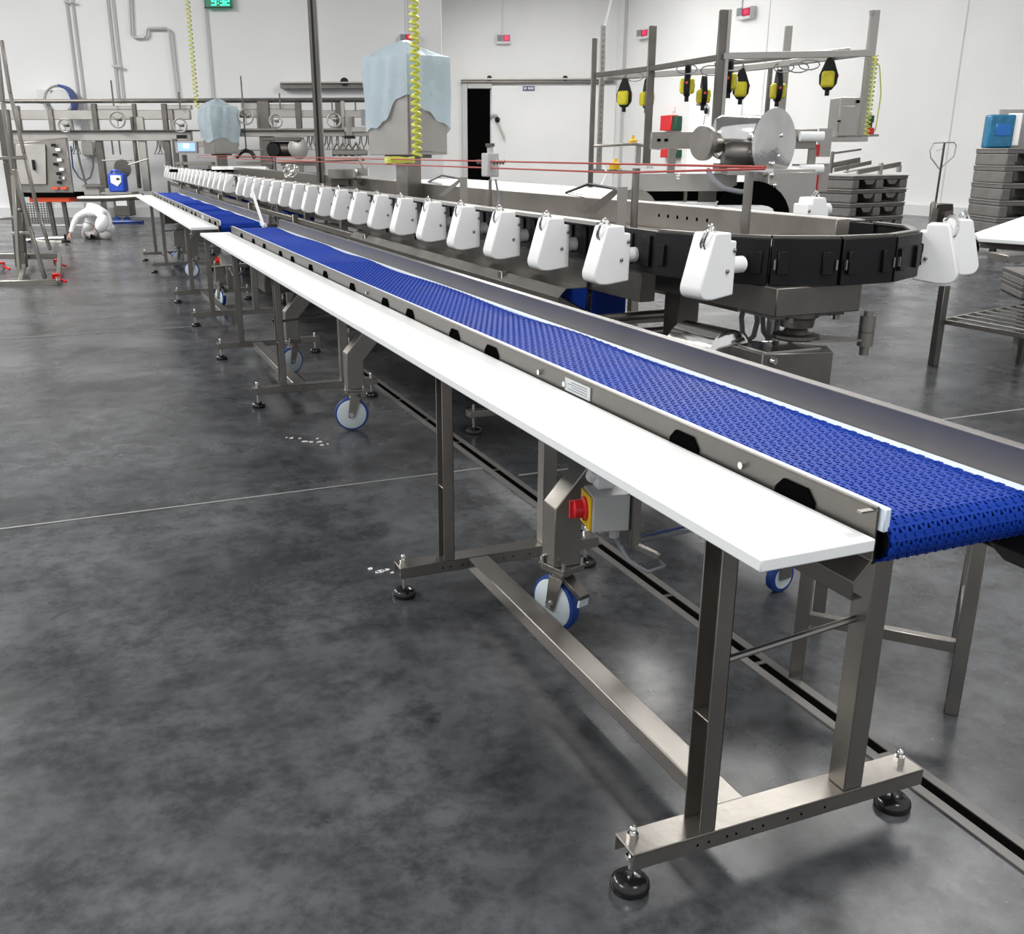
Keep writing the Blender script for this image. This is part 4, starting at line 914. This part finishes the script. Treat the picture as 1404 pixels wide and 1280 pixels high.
# ================================================================== CONTROL DESK
D2 = 19.5
T = thing('control_desk', 'grey steel control desk with buttons and orange lower edge, at the left behind the scaffold', 'control desk', foot(60, 325, D2))
FB().hexa([at(16, 263, D2), at(102, 270, D2), at(102, 266, D2+.5), at(16, 262, D2+.5), at(18, 196, D2+.05), at(90, 189, D2+.05), at(93, 188, D2+.5), at(20, 194, D2+.5)]).build('body', STEEL, T, .01)
FB().hexa([at(24, 253, D2-.03), at(64, 253, D2-.03), at(64, 253, D2), at(24, 253, D2), at(22, 198, D2-.0), at(62, 197, D2-.0), at(62, 197, D2+.04), at(22, 198, D2+.04)]).build('door_panel', STEELB, T, .01)
fbox(FB(), 44, 219, 47, 233, D2-.06, .04).build('handle', BLACK, T)
m = FB(); m2 = FB(); m3 = FB()
for (u, v) in ((72, 199), (74, 212), (75, 225), (79, 238), (83, 244), (80, 250)): fbox(m, u-2, v-2, u+3, v+2, D2-.05, .05)
for (u, v) in ((79, 205), (81, 219), (84, 232), (85, 244)): fbox(m2, u-3, v-2, u+3, v+2, D2-.05, .05)
for (u, v) in ((75, 258), (87, 258)): fbox(m3, u-4, v-1.5, u+4, v+1.5, D2-.07, .05)
build_each(m, 'black_button', BLACK, T); build_each(m2, 'white_label', SIGNW, T); build_each(m3, 'red_button', ORANGE, T)
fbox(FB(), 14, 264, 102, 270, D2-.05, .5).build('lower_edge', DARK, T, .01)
fbox(FB(), 40, 270, 95, 277, D2, .4).build('orange_trim', ORANGE, T, .01)
m = FB()
for i in range(12): fbox(m, 32+3.6*i, 278, 32.8+3.6*i, 306, D2+.45, .01)
for i in range(9): fbox(m, 30, 279+3.3*i, 74, 279.8+3.3*i, D2+.45, .01)
m.build('wire_mesh', STEELD, T)
for (ua, va, ub, vb) in ((67, 276, 76, 323), (87, 276, 95, 322), (30, 276, 38, 326)):
    p, q = at(ua, va, D2+.2), at(ub, vb, D2+.2); FB().bar(p, q, .07, .07).build('leg', STEELD, T)
FB().tube([at(30, 330, D2), at(62, 327, D2), at(88, 326, D2)], .03, 6).build('foot_rail', STEEL, T)
for u, v in ((46, 346), (91, 335)): 
    p = at(u, v, D2-.6); FB().lathe([(.08, 0), (.08, .03), (.02, .05), (.02, .15)], (p.x, p.y, max(.0, p.z)), (0, 0, 1), 12).build('levelling_foot', BLACK, T)

# ================================================================== SCAFFOLD AT THE LEFT
S = thing('mobile_scaffold', 'tall grey mobile steel ladder frame on red castors at the left edge', 'scaffold', (-.9, 13.8, 0))
DS = 13.6
def sb(name, pts, w, m=STEEL, h=None, d=DS):
    b_ = FB()
    P_ = [at(u, v, dd) for u, v, dd in pts]
    for i in range(len(P_)-1): b_.bar(P_[i], P_[i+1], w, h or w, (0, 1, 0))
    return b_.build(name, m, S, .006)
sb('rail', [(-6, 50, DS), (4, 140, DS), (18, 240, DS), (27, 380, DS-.2)], .05)
sb('rail', [(2, 55, DS+1), (14, 128, DS+1), (33, 210, DS+1), (52, 290, DS+1), (69, 343, DS+1)], .045)
sb('rail', [(20, 232, DS-.4), (40, 310, DS-.4), (62, 382, DS-.4)], .05)
sb('broad_post', [(4, 150, DS+.3), (13, 222, DS+.3), (24, 290, DS+.3), (28, 345, DS+.3), (30, 366, DS+.3)], .15, STEELD, .08)
sb('rung', [(-20, 217, DS), (34, 216, DS)], .045); sb('rung', [(16, 320, DS), (47, 319, DS)], .04, STEELB)
sb('rung', [(-20, 300, DS), (24, 299, DS)], .03); sb('gusset', [(16, 300, DS), (28, 286, DS)], .03, STEELB)
for nm, a_, b_ in (('base_bar', (-30, 390, 12.6), (80, 387, 12.6)), ('base_bar', (-30, 351, 14.8), (82, 351, 14.8)), ('base_bar', (80, 387, 12.6), (82, 351, 14.8)), ('base_bar', (28, 388, 12.6), (36, 351, 14.8))):
    FB().bar(at(*a_), at(*b_), .05, .08).build(nm, STEEL, S, .006)
for (u, v, dz) in ((2, 364, 14.2), (79, 362, 14.6), (80, 398, 12.8)):
    p = at(u, v, dz); p = V((p.x, dz, .055))
    k_ = FB().lathe([(.02, -.02), (.05, -.02), (.055, 0), (.05, .02), (.02, .02)], (p.x, dz, .058), (.3, 1, 0), 16).build('castor_wheel', RED if v > 380 else WIRE, S)
    FB().bx(p.x-.03, p.x+.03, dz-.035, dz+.035, .11, .13).build('castor_fork', RED, S, .004)
    m = FB(); m.bx(p.x-.045, p.x-.035, dz-.03, dz+.03, .05, .12); m.bx(p.x+.035, p.x+.045, dz-.03, dz+.03, .05, .12); m.bar((p.x+.03, dz-.02, .07), (p.x+.14, dz-.06, .03), .04, .02); m.build('brake_lever', RED, S)

# ================================================================== WORKER
W = thing('person', 'person in white coverall and hood crouching low, head down, one arm reaching to the floor', 'person', (.45, 20.4, 0))
def skinbody(name, joints, edges, mt, root=0, parent=W, sub=2):
    me = bpy.data.meshes.new(name); me.from_pydata([j[0] for j in joints], edges, []); me.materials.append(mt)
    o = bpy.data.objects.new(name, me); COL.objects.link(o); o.parent = parent
    me.transform(WM(parent).inverted())
    sk = o.modifiers.new('skin', 'SKIN'); 
    for i, j in enumerate(joints): me.skin_vertices[0].data[i].radius = (j[1], j[1] if len(j) < 3 else j[2]); me.skin_vertices[0].data[i].use_root = (i == root)
    sk.use_smooth_shade = True; ss = o.modifiers.new('sub', 'SUBSURF'); ss.levels = sub; ss.render_levels = sub
    return o
DW = 19.6
def wp(u, v, dd=0): return FM @ at(u, v, DW+dd)
J = [(wp(135, 306, .35), .17), (wp(128, 293, .2), .17), (wp(126, 287, 0), .16), (wp(133, 287, -.2), .14), (wp(137, 292, -.32), .075), (wp(139, 300, -.36), .09),  # pelvis, waist, chest, shoulders, neck, head base
     (wp(117, 292, -.15), .085), (wp(106, 297, -.2), .065), (wp(101, 306, -.25), .055), (wp(97, 320, -.3), .045),          # left arm to wrist
     (wp(146, 294, -.1), .085), (wp(150, 306, -.15), .065), (wp(146, 317, -.25), .05),                                  # other arm
     (wp(123, 312, .1), .11), (wp(119, 309, -.2), .095), (wp(117, 318, -.05), .075), (wp(118, 326, .05), .06),              # left thigh, knee, shin
     (wp(147, 313, .1), .11), (wp(152, 311, -.1), .09), (wp(151, 319, 0), .07), (wp(150, 325, .05), .06)]
E_ = [(0, 1), (1, 2), (2, 3), (3, 4), (4, 5), (3, 6), (6, 7), (7, 8), (8, 9), (3, 10), (10, 11), (11, 12), (0, 13), (13, 14), (14, 15), (15, 16), (0, 17), (17, 18), (18, 19), (19, 20)]
skinbody('body', J, E_, COVERALL)
MB(Matrix.Translation(wp(140, 306.5, -.50)) @ Matrix.Rotation(.35, 4, 'Y')).sph((0, 0, 0), .128, 16, (.95, 1.05, 1.35)).build('hood', COVERALL, W)
MB().sph(wp(133.5, 312, -.48), .062, 12, (.8, 1, 1.2)).build('face', SKIN, W)
fm = MB(); fc = wp(133.5, 312, -.48)
fm.sph(fc+V((-.045, -.03, -.015)), .016, 8); fm.build('nose', SKIN, W)
h0 = wp(96, 322, -.3)
hj = [(wp(97, 319, -.3), .036), (wp(95, 324, -.31), .04, .025)]; he = [(0, 1)]
for k_ in range(4):
    a = wp(93.6-.5*k_, 326.5-.3*k_, -.33+.03*k_); b_ = a+V((-.03, -.01+.006*k_, -.035)); c = b_+V((-.005, 0, -.022-.004*(k_ % 2))); i0 = len(hj)
    hj += [(a, .012), (b_, .010), (c, .008)]; he += [(1, i0), (i0, i0+1), (i0+1, i0+2)]
i0 = len(hj); hj += [(wp(96.6, 326, -.36), .012), (wp(96, 328.5, -.38), .010)]; he += [(1, i0), (i0, i0+1)]
skinbody('hand', hj, he, SKIN, 0, W, 1)
MB().hexa([wp(116, 330, -.1), wp(126, 330, -.1), wp(128, 327, .25), wp(118, 327, .25), wp(118, 324, -.05), wp(124, 324, -.05), wp(126, 322, .2), wp(120, 322, .2)]).build('boot', BLACK, W, .02, 2)
skinbody('trousers', [(wp(137, 318, .2), .15), (wp(124, 318, -.1), .12), (wp(119, 322, -.12), .09), (wp(128, 324, -.15), .085), (wp(146, 323, -.12), .10), (wp(154, 321, 0), .07)], [(0, 1), (1, 2), (1, 3), (0, 4), (4, 5)], TROUS)

# ================================================================== RIGHT SIDE: pallets, jack, dispenser, tables
def pallet(label, group, cx, cy, z, rz, lx=1.05, ly=.75, h=.13):
    T = thing('plastic_pallet', label, 'pallet', (cx, cy, z), rz, group)
    RM = WM(T); m = MB(RM)
    m.bx(-lx/2, lx/2, -ly/2, ly/2, h*.72, h)
    m.build('deck', PALLET, T, .008)
    m = MB(RM); m.bx(-lx/2-.01, lx/2+.01, -ly/2-.01, ly/2+.01, h-.004, h+.006); m.bx(-lx/2+.02, lx/2-.02, -ly/2+.02, ly/2-.02, h+.0065, h+.008); m.build('rim', STEELB if z > .2 else PALLET, T)
    for x in (-1, 0, 1):
        s_ = MB(RM); s_.prism([(-ly/2, 0), (ly/2, 0), (ly/2, h*.72), (-ly/2, h*.72)], 0, x*(lx/2-.08)-.075, x*(lx/2-.08)+.075)
        s_.build('runner', PALLET, T, .02, 2)
    m = MB(RM)
    for sg in (-1, 1):
        for x in (-.25, .25): m.prism([(x-.12, h*.7), (x-.06, h*.35), (x+.06, h*.35), (x+.12, h*.7)], 1, sg*ly/2-.01, sg*ly/2+.01)
    m.build('skirt', PALLET, T)
    return T
pb = atw(1187, 300, 16); rzp = math.radians(-22+28)
pos_w = ['bottom', 'second lowest', 'third', 'fourth', 'fifth', 'sixth', 'top']
for k_ in range(6):
    pallet('dark grey plastic pallet, %s in the stack behind the chain loop' % ['lowest', 'second from below', 'third from below', 'fourth from below', 'fifth from below', 'topmost'][k_], 'pallets stacked behind the chain loop',
           pb.x, pb.y+.3, .02+.205*k_, rzp, 1.22, .95, .19)
T = thing('steel_rack_top', 'bent grey steel frames lying on top of the pallet stack', 'metal frame', (pb.x, pb.y+.3, 1.262), rzp)
RM = WM(T)
m = MB(RM); m.bar((-.42, -.38, .03), (.5, -.38, .14), .03, .07); m.bar((-.3, .2, .05), (.5, .2, .16), .03, .06); m.build('angle_rail', STEEL, T)
m = MB(RM); m.bar((-.35, -.3, .02), (.45, -.3, .1), .04, .02); m.bar((-.3, 0, .02), (.45, 0, .1), .04, .02); m.bx(.05, .10, -.40, -.35, -.02, .16); m.bx(.46, .52, -.40, -.35, .02, .12); m.build('cross_rail', STEELB, T)
m = MB(RM); m.bar((-.25, .3, .12), (.35, .3, .2), .03, .08); m.bar((-.28, .3, .30), (.35, .3, .36), .03, .03); m.bar((-.27, .3, 0), (-.27, .3, .33), .04, .04); m.bar((.1, .3, 0), (.1, .3, .18), .03, .03); m.build('bracket', STEEL, T)
# pallet jack
pj = atw(1279, 310, 18); T = thing('pallet_jack', 'hand pallet jack with loop handle standing before the right wall', 'pallet jack', (pj.x, pj.y, 0), -YAW)
RM = WM(T); sc_ = 1343/10.5/1.0
def lj(u, v): q = at(u, v, 18); c = at(1279, 310, 18); return V((q.x-c.x, 0, q.z))
m = MB(RM); m.bar(lj(1295, 196), lj(1282, 283), .028, .028); m.build('handle_tube', STEELD, T)
m = MB(RM); m.tube([lj(*q) for q in ((1288, 232), (1276, 216), (1275, 206), (1280, 196), (1308, 195), (1311, 199), (1308, 214), (1289, 231))], .011, 8); m.tube([lj(1284, 207), lj(1294, 203)], .006, 6); m.build('grip_loop', STEELB, T)
m = MB(RM); m.cyl(lj(1281, 276), lj(1280, 292), .045); m.build('hydraulic_pump', STEELB, T)
m = MB(RM); m.hexa([lj(1278, 318)+V((0, -.1, 0)), lj(1304, 318)+V((0, -.1, 0)), lj(1304, 318)+V((0, .2, 0)), lj(1278, 318)+V((0, .2, 0)), lj(1280, 279)+V((0, -.1, 0)), lj(1304, 279)+V((0, -.1, 0)), lj(1300, 279)+V((0, .2, 0)), lj(1282, 279)+V((0, .2, 0))]); m.build('chassis', STEELD, T, .01)
f1, f2 = lj(1284, 284), lj(1302, 286)
for f_, t_ in ((f1, lj(1243, 322)), (f2, lj(1262, 330))): MB(RM).bar(f_, t_+V((0, -.9, .05)), .12, .05).build('fork', STEELD, T, .01)
m = MB(RM); m.cyl(V((.0, -.12, .1)), V((.08, -.12, .1)), .1); m.build('steering_wheel', BLACK, T)
m = MB(RM); m.tube([lj(1298, 282), lj(1306, 288), lj(1303, 298)], .02, 6); m.build('hose_guard', STEELB, T)
# dispenser on post
dp = foot(1385, 290, 9.3); T = thing('soap_dispenser', 'translucent blue and white dispenser on a grey panel at the right edge', 'dispenser', foot(1385, 205, 17))
fbox(FB(), 1356, 157, 1391, 203, 17.0, .22).build('blue_cover', TEAL, T, .03, 3); fbox(FB(), 1387, 155, 1400, 200, 17.04, .2).build('white_housing', HDPE2, T, .015, 2)
fbox(FB(), 1366, 170, 1386, 186, 16.99, .01).build('window', mat('deep blue window', (.01, .12, .42), .2), T, .01)
T = thing('wash_panel', 'grey steel panel with sloping base behind the blue dispenser', 'wash station', foot(1390, 318, 17.3))
fbox(FB(), 1366, 150, 1440, 222, 17.3, .05).build('back_panel', STEELB, T); fbox(FB(), 1362, 203, 1440, 318, 17.36, .4).build('lower_body', STEELD, T, .01)
b2 = atw(1404, 300, 16)
for k_ in range(5):
    pallet('dark grey plastic pallet under the dispenser at the right edge, %s' % ['lowest', 'second from below', 'middle one', 'second from top', 'topmost'][k_], 'pallets stacked under the dispenser', b2.x+.2, b2.y+.1, .36+.255*k_, math.radians(-22), 1.5, 1.0, .245)
T = thing('wheeled_base', 'dark wheeled base carrying the pallet stack at the right edge', 'dolly', (b2.x+.2, b2.y+.1, 0), math.radians(-22))
RM = WM(T); m = MB(RM); m.bx(-.7, .7, -.45, .45, .18, .355); m.build('platform', BLACK, T, .01)
m = MB(RM)
for x in (-.62, .62):
    for y in (-.28, .28): m.lathe([(.085, -.02), (.085, .02)], (x, y, .086), (1, 0, 0), 14); m.bx(x-.03, x+.03, y-.02, y+.02, .16, .18)
build_each(m, 'wheel', BLACK, T)
# white topped table on the right, crates under
T = thing('white_table', 'white topped table cut by the right edge of the picture', 'table', (5.9, 5.2, 0))
ZT = .95
q = [onx(u, v, 2, ZT) for u, v in ((1336, 319), (1404, 296), (1500, 320), (1430, 332), (1342, 326))]
MB().prism([(p.x, p.y) for p in q], 2, ZT-.03, ZT).build('table_top', HDPE, T, .004)
q2 = [onx(u, v, 2, ZT-.05) for u, v in ((1346, 333), (1470, 344))]
MB().bar(q2[0], q2[1], .03, .07).build('apron', STEELD, T)
for p in (q[2]+V((-.1, 0, 0)), q[3]+V((.1, .1, 0))): MB().bx(p.x-.02, p.x+.02, p.y-.02, p.y+.02, 0, ZT-.04).build('leg', STEELD, T)
cr = onx(1392, 352, 2, .62); T2 = thing('crate', 'grey crate with white rounded feet hanging under the white table', 'crate', (cr.x, cr.y, .55), -YAW)
RM = WM(T2); MB(RM).bx(-.12, .35, -.1, .3, .02, .09).build('body', STEEL, T2, .005)
m = MB(RM)
for i in range(4): m.sph((-.07+.11*i, -.06, .02), .04, 10, (1, 1, .6))
build_each(m, 'white_foot', HDPE2, T2)
# low pallets + slatted table
lp = onx(1400, 412, 2, 0)
for k_ in range(2): pallet(['dark pallet lying on the floor beyond the slatted table', 'dark pallet on top of the floor pallet beyond the slatted table'][k_], 'pallets beyond the slatted table', lp.x+.75, lp.y+.1, .002+.135*k_, math.radians(-35), 1.1, .9, .13)
T = thing('slatted_table', 'low steel table with slatted top at the right edge, one square leg in view', 'table', (6.5, 5.5, 0))
q = [onx(u, v, 2, .34) for u, v in ((1290, 440), (1404, 418), (1500, 440), (1430, 465))]
MB().bx(6.12, 6.18, 5.68, 5.74, 0, .62).build('leg', STEELD, T, .003)
fr_ = MB()
for i in range(3): fr_.bar(q[i], q[i+1], .03, .035)
fr_.bar(q[3], q[0], .03, .035); fr_.build('frame', STEEL, T, .002)
m = MB()
for i in range(1, 8): t = i/8; m.bar(q[0].lerp(q[1], t)+V((0, 0, .012)), q[3].lerp(q[2], t)+V((0, 0, .012)), .035, .012)
build_each(m, 'slat', STEELB, T)
for p in (q[2], q[3], q[1]): MB().bx(p.x-.025, p.x+.025, p.y-.025, p.y+.025, 0, .33).build('leg', STEELD, T)
# stool under the belt end
P1, P2 = V((2.27, 1.85, 0)), V((1.97, 2.19, 0)); P3 = P1+V((.34, .30, 0)); P4 = P2+V((.34, .30, 0))
T = thing('steel_stand', 'low square steel stand partly hidden under the near end of the blue belt', 'stand', tuple((P1+P4)/2))
rzs = math.atan2((P2-P1).y, (P2-P1).x)
for p in (P1, P2, P3, P4): MB(Matrix.Translation(p) @ Matrix.Rotation(rzs, 4, 'Z')).bx(-.02, .02, -.02, .02, .001, .62).build('leg', STEEL, T, .002)
for a, b_ in ((P1, P2), (P1, P3), (P2, P4), (P3, P4)):
    MB().bar(a+V((0, 0, .60)), b_+V((0, 0, .60)), .03, .04).build('top_rail', STEELB, T, .002)
MB().bar(P1+V((0, 0, .22)), P2+V((0, 0, .22)), .03, .035).build('lower_rail', STEEL, T, .002)
MB().bar(P1+V((0, 0, .22)), P3+V((0, 0, .22)), .03, .035).build('lower_rail', STEELB, T, .002)
# far castor behind the belt (line trolley)
p = onx(1068, 800, 2, .03); T = thing('blue_castor', 'blue wheeled castor on the floor beyond the near end of the white board', 'castor', (p.x, p.y, 0))
RM = Matrix.Translation((p.x, p.y, 0)) @ Matrix.Rotation(math.radians(10), 4, 'Z')
MB(RM).lathe([(.055, -.018), (.062, -.014), (.062, .014), (.055, .018)], (0, 0, .063), (0, 1, 0), 24).build('wheel', BLUED, T); MB(RM).lathe([(.015, -.021), (.045, -.019), (.045, .019), (.015, .021)], (0, 0, .063), (0, 1, 0), 20).build('wheel_disc', NYLON, T)
m = MB(RM); m.bx(-.03, .03, -.03, -.026, .06, .14); m.bx(-.03, .03, .026, .03, .06, .14); m.bx(-.03, .03, -.03, .03, .14, .15); m.build('fork', STEEL, T)
# spilled white scraps on the floor
m = MB(); random.seed(3)
for (u, v, n_) in ((430, 605, 7), (525, 782, 6), (410, 600, 3), (445, 610, 2)):
    c = onx(u, v, 2, 0)
    for k_ in range(n_):
        a = c+V((random.uniform(-.07, .07), random.uniform(-.05, .05), 0)); r = random.uniform(.006, .016); pts = [(a.x+r*random.uniform(.5, 1.4)*math.cos(t), a.y+r*random.uniform(.5, 1.2)*math.sin(t)) for t in [PI/3*j for j in range(6)]]
        m.prism(pts, 2, .001, .004)
o = m.build('white_scraps', SIGNW); tag(o, 'small white scraps scattered on the floor left of the conveyor', 'scraps', None, 'stuff')

# ================================================================== LIGHT
w = bpy.data.worlds.new('world'); SC.world = w; w.use_nodes = True
bg = w.node_tree.nodes['Background']; bg.inputs['Color'].default_value = (.96, .98, 1, 1); bg.inputs['Strength'].default_value = .62
def lamp(x, y, z, e, sx=1., sy=3.6):
    l = bpy.data.lights.new('ceiling_and_fill_lamp', 'AREA'); l.shape = 'RECTANGLE'; l.size = sx; l.size_y = sy; l.energy = e; l.color = (1, .985, .96)
    o = bpy.data.objects.new('ceiling_and_fill_lamp', l); COL.objects.link(o); o.location = (x, y, z)
for x, y, e, sx, sy in ((-6, 3, 330, 1, 3.6), (-6, 11, 760, 1.6, 5), (-5.5, 20, 1400, 2.4, 5), (2.5, -1, 250, 1, 3.6), (8.8, 12.9, 900, 2.2, 6), (14.2, 12.8, 60, 3.2, 7),  # left and behind-viewer lamps added as fill; the others follow observed light
                        (9.5, 8, 190, 1.6, 3.6), (11.9, 28.5, 980, 2, 6), (16.5, 31, 180, 1, 3.6)):
    lamp(x, y, 7.6, e, sx, sy)
SC.view_settings.view_transform = 'Standard'; SC.view_settings.look = 'None'; SC.view_settings.exposure = .36; SC.view_settings.gamma = 1
SC.cycles.max_bounces = 6
SC.cycles.use_denoising = True
